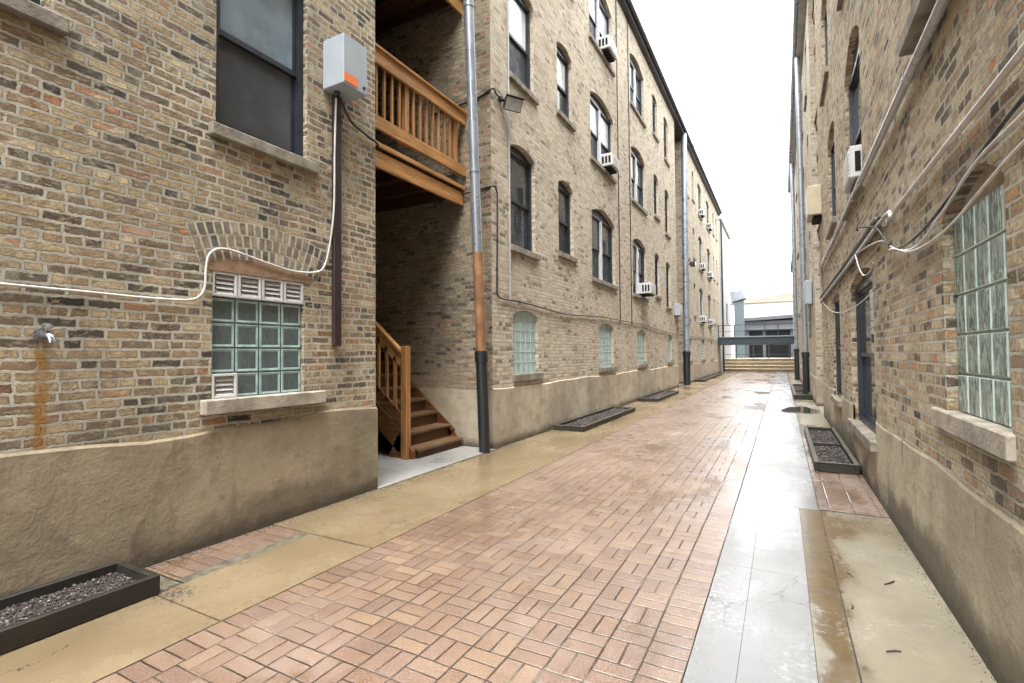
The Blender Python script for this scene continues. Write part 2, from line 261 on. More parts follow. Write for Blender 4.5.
MT = dict(
    brick_near=brick_mat('weathered_buff_brick', NEARST, (.49, .455, .365), .34, 0., 1., stain=(1.345, 1.62, .045), mw=.0085),
    brick_far=brick_mat('cleaned_cream_brick', FARST, (.55, .51, .43), .16, 2., 1.2, mw=.004, mot=.4, rag=.026),
    brick_recess=brick_mat('shade_darkened_recess_brick', [(0, (.05, .042, .036)), (.08, (.14, .11, .08)), (.2, (.27, .215, .145)), (.4, (.35, .285, .195)), (.62, (.30, .235, .155)), (.80, (.38, .17, .10)), (.88, (.40, .33, .23))], (.40, .36, .28), .4, 9., 1., mw=.005),  # redder brick of the recess, colour also darkened to deepen its shade
    brick_right=brick_mat('buff_brick_right', RIGHTST, (.55, .51, .41), .26, 4., 1., mw=.007),
    stucco_near=stucco_mat('brown_render', (.245, .20, .137), .6, .14, False, .5, 0.),
    stucco_far=stucco_mat('tan_render', (.41, .35, .262), .5, .12, False, .5, 2.),
    stucco_right=stucco_mat('damp_render', (.37, .32, .235), .95, .28, True, .45, 5.),
    pale_render=simple('pale_grey_render', (.33, .33, .32), .9, 0, .12, 1.2, .3, 20.),
    stone=simple('limestone', (.20, .178, .138), .85, 0, .32, 6., .6, 45., grime=(.075, .065, .052)), stone_pale=simple('pale_limestone', (.29, .26, .21), .85, 0, .3, 6., .6, 45., grime=(.11, .095, .075)),
    frame=simple('dark_navy_frame', (.018, .022, .031), .38, 0, .3, 4.),
    frame_black=simple('black_frame', (.010, .011, .014), .4, 0, .3, 4.),
    mullion=simple('pale_mullion', (.46, .48, .50), .5, 0, .1),
    roof=simple('dark_gutter', (.032, .028, .032), .5, 0, .3, 3.),
    soffit=simple('grey_soffit', (.30, .29, .28), .7, 0, .2, 3.),
    tar=simple('roof_felt', (.05, .05, .05), .9, 0, .3, 3.),
    glass=pane_mat('window_glass', (.035, .043, .052), .04),
    glass_pale=pane_mat('glass_white_reflection', (.56, .58, .60), .07),  # white reflection painted into the colour of upper panes
    glass_grey=pane_mat('glass_over_grey_blind', (.30, .33, .35), .07),
    glass_lace=pane_mat('glass_over_lace', (.125, .165, .195), .08),
    screen=pane_mat('insect_screen', (.040, .046, .054), .5, .35, 0.),
    screen_near=pane_mat('insect_screen_grey', (.062, .063, .066), .55, .35, 0.),
    block_near=glassblock_mat('glass_block_dark', (.075, .10, .10), (.16, .205, .20), .25), block_rim=simple('glass_block_rim', (.27, .37, .36), .15, 0, .2, 12.),
    block_far=glassblock_mat('glass_block_pale', (.30, .41, .40), (.55, .66, .63), .6), block_rim_pale=simple('glass_block_rim_pale', (.50, .61, .585), .15, 0, .15, 12.),
    block_right=glassblock_mat('glass_block_wavy', (.10, .16, .145), (.43, .53, .48), 1.1),
    block_joint=simple('block_mortar', (.50, .59, .56), .5, 0, .15, 20.),
    block_joint_dark=simple('block_seal_dark', (.17, .23, .225), .4, 0, .2, 20.),
    white=simple('white_plastic', (.46, .46, .45), .45, 0, .06, 6.),
    offwhite=simple('beige_metal', (.42, .36, .25), .5, 0, .08, 3.),
    ac=simple('ac_grille', (.58, .59, .58), .55, 0, .1, 8.),
    dark=simple('dark_slot', (.008, .008, .009), .7, 0, .2, spec=.15),
    galv=simple('galvanised_metal', (.27, .30, .34), .33, .5, .08, 1.5),
    galv_pipe=simple('galvanised_conduit', (.34, .345, .35), .25, 0., .05, 1.), conduit=simple('conduit_metal', (.22, .22, .23), .30, .85, .2, 5.),
    rust=simple('rust_brown_paint', (.22, .105, .045), .6, 0, .35, 4., .3, 40., grime=(.30, .19, .11)),
    bplast=simple('black_plastic_pipe', (.014, .015, .018), .42, 0, .3),
    brownpipe=simple('brown_conduit_paint', (.026, .014, .013), .5, 0, .25, 4.),
    boxgrey=simple('grey_enamel', (.29, .33, .36), .45, 0, .07, 2.5),
    orange=simple('orange_sticker', (.72, .16, .035), .5, 0, .1),
    black=simple('black_rubber', (.013, .013, .014), .5, 0, .2),
    cable=simple('white_cable', (.48, .47, .44), .5, 0, .15, 8.),
    brass=simple('dull_steel', (.36, .37, .40), .25, .9, .2, 30.),
    lens=pane_mat('lamp_lens', (.48, .49, .48), .25),
    timber_y=wood_mat('stained_timber_along', (.46, .235, .085), 1),
    timber_z=wood_mat('stained_timber_upright', (.42, .205, .075), 2),
    timber_dark=wood_mat('shaded_timber', (.085, .036, .015), 1), back_wall=simple('recess_shade_boarding', (.025, .017, .012), .8, 0, .3, 3.), timber_mid=wood_mat('dull_red_timber', (.20, .075, .035), 1),  # deck timber and boarding coloured dark to deepen the recess shade
    tread=wood_mat('worn_tread', (.15, .085, .04), 1, .5, (.20, .15, .09)),
    rail_dark=wood_mat('rail_brown', (.16, .07, .024), 0),
    planter=wood_mat('black_stained_planter', (.020, .017, .013), 1, .55, (.045, .038, .026)),
    planter_top=wood_mat('worn_planter_rim', (.06, .053, .037), 1, .5, (.05, .042, .03)),
    gravel=simple('wet_gravel', (.026, .020, .017), .6, 0, .6, 55., grime=(.08, .062, .05)),
    gravel_pale=simple('pale_gravel', (.12, .09, .075), .5, 0, .4, 60.),
    soil=simple('wet_soil', (.035, .027, .022), .6, 0, .4, 20., .6, 60.),
    infill=simple('orange_mortar_infill', (.26, .17, .105), .85, 0, .25, 12., .5, 60.),
    conc_infill=simple('tan_lintel', (.36, .31, .23), .85, 0, .2, 6., .4, 50.),
    paver=paver_mat('basketweave_pavers', 'basket'), paver_edge=paver_mat('edge_pavers', 'soldier'),
    walk=concrete_mat('wet_sandy_concrete', (.205, .158, .097), (.13, .094, .048), .36, .28, .74, seed=1., wr=.22),
    slab=concrete_mat('wet_grey_concrete', (.225, .223, .217), (.14, .14, .137), .38, .30, .68, seed=2., frost=.25, wr=.20),
    slab_brown=concrete_mat('stained_concrete', (.235, .215, .165), (.15, .13, .09), .42, .40, .66, brown=(.085, .054, .020), brownth=(.52, .80), bias=1, seed=4., frost=.15, wr=.26),
    rough_conc=concrete_mat('rough_concrete', (.225, .20, .14), (.145, .122, .075), .5, .36, .68, brown=(.085, .054, .020), brownth=(.52, .80), bias=1, seed=4., frost=.15, wr=.26),
    porch_floor=concrete_mat('pale_concrete', (.27, .265, .245), (.19, .185, .17), .5, .5, .7, seed=5.),
    step_conc=concrete_mat('tan_step_concrete', (.36, .295, .195), (.26, .21, .13), .5, .45, .7, seed=6.),
    dirt=simple('dark_dirt', (.055, .046, .034), .7, 0, .4, 5., .5, 30.),
    moss=simple('mossy_sand', (.09, .08, .055), .8, 0, .5, 14., .6, 60., grime=(.17, .15, .115)),
    asphalt=simple('asphalt', (.055, .055, .055), .75, 0, .25, 4., .4, 80.),
    steel_dark=simple('dark_painted_steel', (.022, .034, .042), .45, 0, .25),
    steel_pale=simple('pale_flashing', (.12, .15, .165), .35, .2, .1),
    garage=simple('garage_grey', (.085, .09, .10), .7, 0, .12, 1.),
    garage_band=simple('garage_band', (.16, .17, .19), .6, 0, .1, 1.),
    farwhite=simple('white_far_wall', (.42, .415, .40), .8, 0, .05, .4),
    fartan=simple('tan_far_wall', (.34, .29, .235), .8, 0, .08, .4),
    farroof=simple('brown_far_roof', (.21, .175, .14), .8, 0, .1, .4),
    twig=simple('wet_twig', (.05, .04, .032), .6),
)
def puddle_mat():
    t = NT('puddle_water'); P = t.pos()[0]
    return t.out(col=(.05, .045, .035), rough=.03, spec=.6, normal=t.bump(t.noise(P, 6., 2), .05, .01))
MT['puddle'] = puddle_mat()

# ------------------------------------------------------------------ mesh helpers
ORG = {}
class MB:
    def __init__(s): s.v = []; s.f = []; s.mi = []; s.sm = []
    def face(s, pts, m=0, smooth=False):
        i = len(s.v); s.v += [tuple(p) for p in pts]; s.f.append(tuple(range(i, i+len(pts)))); s.mi.append(m); s.sm.append(smooth)
    def idx(s, verts, faces, m=0, smooth=False):
        i = len(s.v); s.v += [tuple(p) for p in verts]
        for f in faces: s.f.append(tuple(i+k for k in f)); s.mi.append(m); s.sm.append(smooth)
    def box(s, x0, x1, y0, y1, z0, z1, m=0, ch=0.):
        if x0 > x1: x0, x1 = x1, x0
        if y0 > y1: y0, y1 = y1, y0
        if z0 > z1: z0, z1 = z1, z0
        if ch <= 0:
            v = [(x, y, z) for x in (x0, x1) for y in (y0, y1) for z in (z0, z1)]
            s.idx(v, [(0, 1, 3, 2), (4, 6, 7, 5), (0, 4, 5, 1), (2, 3, 7, 6), (0, 2, 6, 4), (1, 5, 7, 3)], m)
            return
        lo, hi = (x0, y0, z0), (x1, y1, z1); P = {}; vs = []
        for cx in (0, 1):
            for cy in (0, 1):
                for cz in (0, 1):
                    cn = (cx, cy, cz)
                    for a in range(3):
                        q = [ (hi[k] if cn[k] else lo[k]) for k in range(3)]
                        for k in range(3):
                            if k != a: q[k] += -ch if cn[k] else ch
                        P[(cn, a)] = len(vs); vs.append(tuple(q))
        F = []
        for a in range(3):
            b, c = (a+1) % 3, (a+2) % 3
            for sd in (0, 1):
                loop = []
                for (p, q) in ((0, 0), (1, 0), (1, 1), (0, 1)):
                    cn = [0, 0, 0]; cn[a] = sd; cn[b] = p; cn[c] = q; loop.append(P[(tuple(cn), a)])
                F.append(loop if sd else loop[::-1])
            for p in (0, 1):
                for q in (0, 1):
                    c0 = [0, 0, 0]; c0[b] = p; c0[c] = q; c1 = list(c0); c1[a] = 1
                    c0, c1 = tuple(c0), tuple(c1)
                    lp = [P[(c0, b)], P[(c1, b)], P[(c1, c)], P[(c0, c)]]
                    F.append(lp if p != q else lp[::-1])
        for cn in [(i, j, k) for i in (0, 1) for j in (0, 1) for k in (0, 1)]:
            lp = [P[(cn, 0)], P[(cn, 1)], P[(cn, 2)]]
            F.append(lp if sum(cn) % 2 else lp[::-1])
        s.idx(vs, F, m)
    def tube(s, pts, r, n=8, m=0, caps=True, smooth_path=0):
        pts = [Vector(p) for p in pts]
        if smooth_path:
            q = []
            for i in range(len(pts)-1):
                p0, p1, p2, p3 = pts[max(0, i-1)], pts[i], pts[i+1], pts[min(len(pts)-1, i+2)]
                for k in range(smooth_path):
                    u = k/smooth_path
                    q.append(.5*((2*p1)+(p2-p0)*u+(2*p0-5*p1+4*p2-p3)*u*u+(3*p1-p0-3*p2+p3)*u**3))
            pts = q+[pts[-1]]
        rs = r if isinstance(r, (list, tuple)) else [r]*len(pts)
        vs = []; prev = None
        for i, p in enumerate(pts):
            d = (pts[min(i+1, len(pts)-1)]-pts[max(0, i-1)]).normalized()
            if prev is None:
                a = Vector((0, 0, 1)) if abs(d.z) < .8 else Vector((0, 1, 0))
                e = d.cross(a).normalized()
            else:
                e = (prev-d*prev.dot(d)).normalized()
            prev = e; g = d.cross(e)
            for k in range(n):
                t = 2*math.pi*k/n; vs.append(p+rs[i]*(math.cos(t)*e+math.sin(t)*g))
        F = [(i*n+k, i*n+(k+1) % n, (i+1)*n+(k+1) % n, (i+1)*n+k) for i in range(len(pts)-1) for k in range(n)]
        s.idx(vs, F, m, True)
        if caps:
            s.face([vs[k] for k in range(n)][::-1], m); s.face([vs[(len(pts)-1)*n+k] for k in range(n)], m)
    def beam(s, a, b, w, h, m=0):
        """rectangular bar from a to b; w across (horizontal), h up"""
        a, b = Vector(a), Vector(b); d = (b-a).normalized()
        side = d.cross(Vector((0, 0, 1)))
        if side.length < 1e-4: side = Vector((1, 0, 0))
        side.normalize(); up = side.cross(d)
        v = [p+side*sx*w/2+up*sz*h/2 for p in (a, b) for sx in (-1, 1) for sz in (-1, 1)]
        s.idx(v, [(0, 1, 3, 2), (4, 6, 7, 5), (0, 4, 5, 1), (2, 3, 7, 6), (0, 2, 6, 4), (1, 5, 7, 3)], m)
    def build(s, name, mats, parent=None, bevel=0.):
        me = bpy.data.meshes.new(name)
        o0 = ORG.get(parent.name, Vector()) if parent else Vector()
        me.from_pydata([tuple(Vector(p)-o0) for p in s.v], [], s.f)
        if not isinstance(mats, (list, tuple)): mats = [mats]
        for m in mats: me.materials.append(MT[m])
        me.polygons.foreach_set('material_index', s.mi); me.polygons.foreach_set('use_smooth', s.sm)
        me.update()
        o = bpy.data.objects.new(name, me); C.objects.link(o)
        if parent: o.parent = parent
        ORG[o.name] = o0
        if bevel:
            b = o.modifiers.new('bevel', 'BEVEL'); b.width = bevel; b.segments = 2; b.limit_method = 'ANGLE'
        return o
def tag(o, label, cat, group=None, kind=None):
    if label: o['label'] = label
    if cat: o['category'] = cat
    if group: o['group'] = group
    if kind: o['kind'] = kind
    return o
def thing(name, label, cat, loc, group=None):
    o = bpy.data.objects.new(name, None); C.objects.link(o); o.location = loc; o.empty_display_size = .2
    ORG[o.name] = Vector(loc)
    return tag(o, label, cat, group)
def struct(name, mb, mats, label=None, cat=None):
    o = mb.build(name, mats); o['kind'] = 'structure'
    o['label'] = label or name.replace('_', ' '); o['category'] = cat or 'ground'
    return o

# ------------------------------------------------------------------ walls with openings
def arch(o, y):
    k = (2*(y-o['y0'])/(o['y1']-o['y0'])-1)
    return o['z1']-o.get('rise', 0.)*k*k
def wall(mb, X, n, y0, y1, z0, z1, ops, depth=.2, m=0, top=None):
    """wall sheet in the plane x = X facing n, with arched openings and their reveals"""
    ys = {y0, y1}
    for o in ops:
        K = 10 if o.get('rise', 0) > 0 else 1
        ys |= {o['y0']+(o['y1']-o['y0'])*k/K for k in range(K+1)}
    if top:
        k = y0
        while k < y1: ys.add(k); k += .31
    ys = sorted(y for y in ys if y0-1e-6 <= y <= y1+1e-6)
    tp = (lambda y: top(y)) if top else (lambda y: z1)
    def quad(a, b, za, zb, wa, wb):
        p = [(X, a, za), (X, b, zb), (X, b, wb), (X, a, wa)]
        mb.face(p if n > 0 else p[::-1], m)
    for a, b in zip(ys, ys[1:]):
        if b-a < 1e-6: continue
        mid = (a+b)/2; ca = cb = z0
        for o in sorted((o for o in ops if o['y0'] < mid < o['y1']), key=lambda o: o['z0']):
            if o['z0'] > ca+1e-6: quad(a, b, ca, cb, min(o['z0'], tp(a)), min(o['z0'], tp(b)))
            ca, cb = arch(o, a), arch(o, b)
        if tp(a) > ca+1e-6: quad(a, b, ca, cb, tp(a), tp(b))
    for o in ops:
        d = o.get('d', depth); xi = X-n*d
        K = 10 if o.get('rise', 0) > 0 else 1
        lo = max(o['z0'], z0)
        for yy, sg in ((o['y0'], 1), (o['y1'], -1)):
            hi = min(arch(o, yy), tp(yy))
            if hi <= lo: continue
            p = [(X, yy, lo), (xi, yy, lo), (xi, yy, hi), (X, yy, hi)]
            mb.face(p if sg*n < 0 else p[::-1], m)
        if o['z1'] <= z1+1e-6 and not top:
            for k in range(K):
                ya = o['y0']+(o['y1']-o['y0'])*k/K; yb = o['y0']+(o['y1']-o['y0'])*(k+1)/K
                p = [(X, ya, arch(o, ya)), (X, yb, arch(o, yb)), (xi, yb, arch(o, yb)), (xi, ya, arch(o, ya))]
                mb.face(p if n > 0 else p[::-1], m)

def bx(mb, X, n, d0, d1, y0, y1, z0, z1, m=0, ch=0.):
    mb.box(X-n*d0, X-n*d1, y0, y1, z0, z1, m, ch)

def lunette(mb, X, n, d, o, zb, m=0, inset=0.):
    """flat panel at depth d filling the opening from height zb up to its arch"""
    K = 12; ys = [o['y0']+(o['y1']-o['y0'])*k/K for k in range(K+1)]
    for a, b in zip(ys, ys[1:]):
        p = [(X-n*d, a, zb), (X-n*d, b, zb), (X-n*d, b, arch(o, b)-inset), (X-n*d, a, arch(o, a)-inset)]
        mb.face(p if n > 0 else p[::-1], m)

def stone_sill(win, X, n, o, h=.10, out=.06, ex0=.06, ex1=.10, d=.12, smat='stone'):
    m = MB(); bx(m, X, n, -out, d, o['y0']-ex0, o['y1']+ex1, o['z0']-h, o['z0']+.004, 0, .008)
    return m.build('sill', smat, win)

def sash_window(root, X, n, o, double=False, up='glass', low='screen', d=.11, fr='frame', sill=True, **sk):
    y0, y1, z0 = o['y0'], o['y1'], o['z0']; zs = o['z1']-o.get('rise', 0.)
    m = MB(); w = .055 if y1-y0 > .6 else .04
    lunette(m, X, n, d+.075, o, z0)                           # dark backing behind the sashes
    lunette(m, X, n, d-.002, o, zs-.05)                       # head panel under the arch
    bx(m, X, n, d-.03, d+.07, y0, y0+w, z0, zs); bx(m, X, n, d-.03, d+.07, y1-w, y1, z0, zs)
    bx(m, X, n, d-.025, d+.07, y0+w, y1-w, zs-.06, zs-.001); bx(m, X, n, d-.03, d+.07, y0+w, y1-w, z0, z0+.05)
    units = [(y0+w, y1-w)] if not double else [(y0+w, (y0+y1)/2-.05), ((y0+y1)/2+.05, y1-w)]
    zm = z0+.05+(zs-z0-.11)*.5; panes = []
    for a, b in units:
        s = .035
        bx(m, X, n, d+.004, d+.04, a, a+s, zm, zs-.06); bx(m, X, n, d+.004, d+.04, b-s, b, zm, zs-.06)
        bx(m, X, n, d+.004, d+.04, a+s, b-s, zs-.10, zs-.06); bx(m, X, n, d, d+.055, a, b, zm-.025, zm+.025)
        bx(m, X, n, d+.03, d+.06, a, a+s, z0+.05, zm-.025); bx(m, X, n, d+.03, d+.06, b-s, b, z0+.05, zm-.025)
        bx(m, X, n, d+.03, d+.06, a+s, b-s, z0+.05, z0+.10)
        panes.append((a+s, b-s))
    win = m.build('window', fr, root)
    if double:
        q = MB(); ym = (y0+y1)/2; bx(q, X, n, d-.045, d+.05, ym-.05, ym+.05, z0+.051, zs-.062, 0, .006); q.build('mullion', 'mullion', win)
    for a, b in panes:
        q = MB(); bx(q, X, n, d+.02, d+.028, a, b, zm+.025, zs-.10); q.build('upper_pane', up, win)
        q = MB(); bx(q, X, n, d+.042, d+.05, a, b, z0+.10, zm-.025); q.build('lower_pane', low, win)
    if sill: stone_sill(win, X, n, o, **sk)
    return win

def block_window(root, X, n, o, cols, rows, mat, joint, d=.05, skip=(), sill=True, **sk):
    y0, y1, z0, z1 = o['y0'], o['y1'], o['z0'], o['z1']
    m = MB(); lunette(m, X, n, d+.02, o, z0)
    win = m.build('glass_block_window', joint, root)
    g = MB(); cw = (y1-y0)/cols; rh = (z1-z0)/rows; j = .006
    for r in range(rows):
        for c in range(cols):
            if (r, c) in skip: continue
            a, b = y0+c*cw+j, y0+(c+1)*cw-j; lo = z0+r*rh+j; h0 = min(z0+(r+1)*rh, arch(o, a))-j; h1 = min(z0+(r+1)*rh, arch(o, b))-j
            if min(h0, h1) < lo+.03: continue
            x0, x1, x2 = X-n*(d+.012), X-n*(d+.003), X-n*(d+.001 if mat == 'block_right' else d+.008); e, e2 = .006, .024
            A = [(x0, a, lo), (x0, b, lo), (x0, b, h1), (x0, a, h0)]
            B = [(x1, a+e, lo+e), (x1, b-e, lo+e), (x1, b-e, h1-e), (x1, a+e, h0-e)]
            D = [(x2, a+e2, lo+e2), (x2, b-e2, lo+e2), (x2, b-e2, h1-e2), (x2, a+e2, h0-e2)]
            F = [(k, (k+1) % 4, 4+(k+1) % 4, 4+k) for k in range(4)]+[(4+k, 4+(k+1) % 4, 8+(k+1) % 4, 8+k) for k in range(4)]+[(8, 9, 10, 11)]
            F = F if n > 0 else [q[::-1] for q in F]
            g.idx(A+B+D, F[:8] if mat == 'block_near' else F[:4], 1); g.idx(A+B+D, [] if mat == 'block_near' else F[4:8], 0); g.idx(D, [(0, 1, 2, 3)] if n > 0 else [(3, 2, 1, 0)], 0)
    g.build('glass_blocks', [mat, 'block_rim' if mat == 'block_near' else 'block_rim_pale'], win)
    if sill: stone_sill(win, X, n, o, **sk)
    return win

def O(y0, y1, z0, z1, rise=.0, **k): return dict(y0=y0, y1=y1, z0=z0, z1=z1, rise=rise, **k)

# ------------------------------------------------------------------ ground, paving
m = MB(); m.face([(-400, -400, -.03), (400, -400, -.03), (400, 600, -.03), (-400, 600, -.03)])
struct('ground', m, 'asphalt', 'dark wet ground around and beneath the alley paving')
m = MB(); m.face([(-4.4, -8, -.012), (1., -8, -.012), (1., 43, -.012), (-4.4, 43, -.012)])
struct('alley_bed', m, 'dirt', 'dark dirt bed showing in the joints between the alley paving')

def slab(mb, x0, x1, y0, y1, z=0., g=.006):
    mb.box(x0+g, x1-g, y0+g, y1-g, -.10, z, 0, 0)
m = MB(); m.face([(-2.63, -8, 0), (-.63, -8, 0), (-.63, 41.9, 0), (-2.63, 41.9, 0)])
struct('brick_paving', m, 'paver', 'red brick paving laid in a basketweave down the middle of the alley', 'paving')
m = MB()
for a in (-2.826, -.63): m.face([(a, -8, .0), (a+.196, -8, .0), (a+.196, 41.9, .0), (a, 41.9, .0)])
struct('brick_edging', m, 'paver_edge', 'courses of red bricks laid crosswise along both edges of the paving', 'paving')
m = MB(); js = [-8, -6, -4, -2, -.66, .54, 1.74, 2.94]
for a, b in zip(js, js[1:]): slab(m, -3.53 if b > 2 else -3.9, -2.83, a, b)
js = [2.94, 4.25, 6.85]+[6.85+1.9*k for k in range(1, 19)]
for a, b in zip(js, js[1:]): slab(m, -4.10 if not 4.2 < a < 6.8 else -4.0, -2.83, a, b)
struct('pavement', m, 'walk', 'sandy concrete pavement slabs along the left wall', 'pavement')
m = MB(); m.face([(-4.1, 1.92, -.002), (-3.62, 1.92, -.002), (-3.62, 2.93, -.002), (-4.1, 2.93, -.002)])
struct('brick_strip', m, 'paver_edge', 'short strip of red bricks between the left wall and the pavement', 'paving')
m = MB(); m.face([(-3.62, 1.92, .0), (-3.525, 1.92, .0), (-3.525, 2.93, .0), (-3.62, 2.93, .0)])
m.face([(-4.1, -8, -.004), (-3.54, -8, -.004), (-3.54, 1.91, -.004), (-4.1, 1.91, -.004)])
struct('mossy_strip', m, 'moss', 'mossy sand joint between the brick strip and the pavement')
m = MB(); slab(m, -7.6, -4.0, 4.25, 6.85, .012)
struct('porch_floor', m, 'porch_floor', 'pale concrete floor of the stair recess on the left', 'floor')
m = MB(); slab(m, -8., -4.1, 22.95, 25.3, .012); slab(m, .83, 4., 13.6, 16.1, .012)
struct('recess_floor', m, 'porch_floor', 'pale concrete floors of the two farther porch recesses', 'floor')
m = MB(); js = [-8, -4, .2, 2.05, 3.87, 5.56, 7.5, 9.4, 11.3, 13.2, 15.1, 17., 19., 21., 23., 25., 27., 29., 31., 33., 35., 37., 39., 41.9]
for a, b in zip(js, js[1:]):
    if b < 6: slab(m, -.43, -.215, a, b, g=.0012); slab(m, -.215, .115, a, b, .0004, g=.0012)
    else: slab(m, -.43, .28, a, b)
struct('concrete_walk', m, 'slab', 'wet grey concrete walk shining along the right side of the alley', 'pavement')
m = MB()
for a, b in zip(js, js[1:]):
    if b < 6: slab(m, .115, .285, a, b, -.001, g=.002)
struct('stained_strip', m, 'slab_brown', 'narrow rust brown wet strip of concrete beside the grey walk', 'pavement')
m = MB(); slab(m, .285, .88, -8, .6); slab(m, .285, .88, .6, 5.58)
for a, b in ((10.9, 13.2), (13.2, 15.8), (15.8, 20), (20, 25), (25, 30), (30, 36), (36, 41.9)): slab(m, .28, .88, a, b)
struct('concrete_apron', m, 'rough_conc', 'rough sandy concrete apron at the foot of the right wall', 'pavement')
m = MB(); m.face([(.285, 5.60, .0), (.88, 5.60, .0), (.88, 10.9, .0), (.285, 10.9, .0)])
struct('brick_patch', m, 'paver_edge', 'patch of red bricks between the right apron and the near right planter', 'paving')
def blob(mb, cx, cy, rx, ry, z, k=28, seed=0):
    rr = random.Random(seed); ph = [rr.random()*6.28 for _ in range(4)]
    pts = []
    for i in range(k):
        t = 2*math.pi*i/k; q = 1+.22*math.sin(2*t+ph[0])+.14*math.sin(3*t+ph[1])+.09*math.sin(5*t+ph[2])
        pts.append((cx+rx*q*math.cos(t), cy+ry*q*math.sin(t), z))
    mb.face(pts)
m = MB(); blob(m, .38, 14.9, .33, 1.0, .004, seed=3);
struct('puddle', m, 'puddle', 'shallow rain puddles lying on the paving', 'puddle')

# ------------------------------------------------------------------ houses
G_B = 'brick apartment buildings along the alley'
def floors_sash(root, X, n, ops, **k):
    for o in ops:
        if 'win' in o: sash_window(root, X, n, o, **{**k, **o['win']})
rndw = random.Random(11)

# --- near left house
b1 = thing('apartment_building', 'near left building of dark mottled brick with the vented glass block window', 'building', (XL, -2, 0), G_B)
oW = O(2.42, 3.32, 3.40, 5.25, .12, win=dict(up='glass_lace', low='screen_near', d=.09))
oT = O(.35, 1.34, 3.68, 5.3, .12, win=dict(up='glass', low='screen'))
oG = O(2.40, 3.285, 1.155, 2.205, 0., d=.09)
ups = [O(a, b, z, z+1.8, .1, win=dict()) for z in (6.4, 9.4) for a, b in ((2.42, 3.32), (.35, 1.34), (-3.2, -1.6))]
rest1 = [O(-3.2, -1.6, 3.4, 5.2, .1, win=dict(double=True))]
m = MB(); ops = [oW, oT, oG]+ups+rest1
wall(m, XL, 1, -8, 4.25, 0, 11.9, ops)
bw_ = MB(); bw_.face([(XL-.3, 4.25, 0), (-8, 4.25, 0), (-8, 4.25, 11.9), (XL-.3, 4.25, 11.9)]); bw_.build('unseen_side_boarding', 'back_wall', b1)  # unseen dark boarding, added to cut bounce light in the recess
m.face([(XL, 4.25, 0), (XL-.3, 4.25, 0), (XL-.3, 4.25, 11.9), (XL, 4.25, 11.9)])
m.face([(XL, -8, 0), (XL, -8, 11.9), (-14, -8, 11.9), (-14, -8, 0)])
m.build('brick_wall', 'brick_near', b1)
m = MB()
tw = lambda y: .905+.022*math.sin(y*2.1)+.012*math.sin(y*5.3+1)+.008*math.sin(y*13.1)
wall(m, XL+.018, 1, -8, 4.262, 0, .9, [], top=tw)
k = -8
while k < 4.26:
    e = min(k+.31, 4.262); m.face([(XL-.01, k, tw(k)+.03), (XL+.018, k, tw(k)), (XL+.018, e, tw(e)), (XL-.01, e, tw(e)+.03)][::1]); k += .31
m.face([(XL+.018, 4.262, 0), (-8, 4.262, 0), (-8, 4.262, .9), (XL+.018, 4.262, .9)])
m.build('rendered_base', 'stucco_near', b1)
floors_sash(b1, XL, 1, ops)
gw = block_window(b1, XL, 1, oG, 4, 5, 'block_near', 'block_joint_dark', d=.035, skip=[(4, 0), (4, 1), (4, 2), (4, 3), (0, 0)], h=.115, out=.085, ex0=.09, ex1=.2, smat='stone_pale')
def vent(y0, y1, z0, z1):
    v = MB(); d = .03; w = .022
    bx(v, XL, 1, d-.03, d+.018, y0, y0+w, z0, z1, 0, .003); bx(v, XL, 1, d-.03, d+.018, y1-w, y1, z0, z1, 0, .003)
    bx(v, XL, 1, d-.03, d+.018, y0+w, y1-w, z0, z0+w, 0, .003); bx(v, XL, 1, d-.03, d+.018, y0+w, y1-w, z1-w, z1, 0, .003)
    bx(v, XL, 1, d+.010, d+.018, y0+w, y1-w, z0+w, z1-w, 1)
    for k in range(4):
        zc = z0+w+(z1-z0-2*w)*(k+.5)/4; h = (z1-z0-2*w)/4*.40
        x = XL-d
        v.idx([(x-.006, y0+w+.018, zc+h), (x-.006, y1-w-.008, zc+h), (x+.018, y1-w-.008, zc-h), (x+.018, y0+w+.018, zc-h),
               (x-.010, y0+w+.018, zc+h-.006), (x-.010, y1-w-.008, zc+h-.006), (x+.012, y1-w-.008, zc-h-.006), (x+.012, y0+w+.018, zc-h-.006)],
              [(0, 3, 2, 1), (4, 5, 6, 7), (0, 1, 5, 4), (2, 3, 7, 6), (1, 2, 6, 5), (0, 4, 7, 3)])
    v.build('louver_vent', ['white', 'dark'], gw)
cw, rh = .885/4, 1.05/5
for c in range(4): vent(2.40+c*cw+.004, 2.40+(c+1)*cw-.004, 1.155+4*rh+.004, 1.155+5*rh-.002)
vent(2.404, 2.40+cw-.003, 1.159, 1.155+rh-.004)
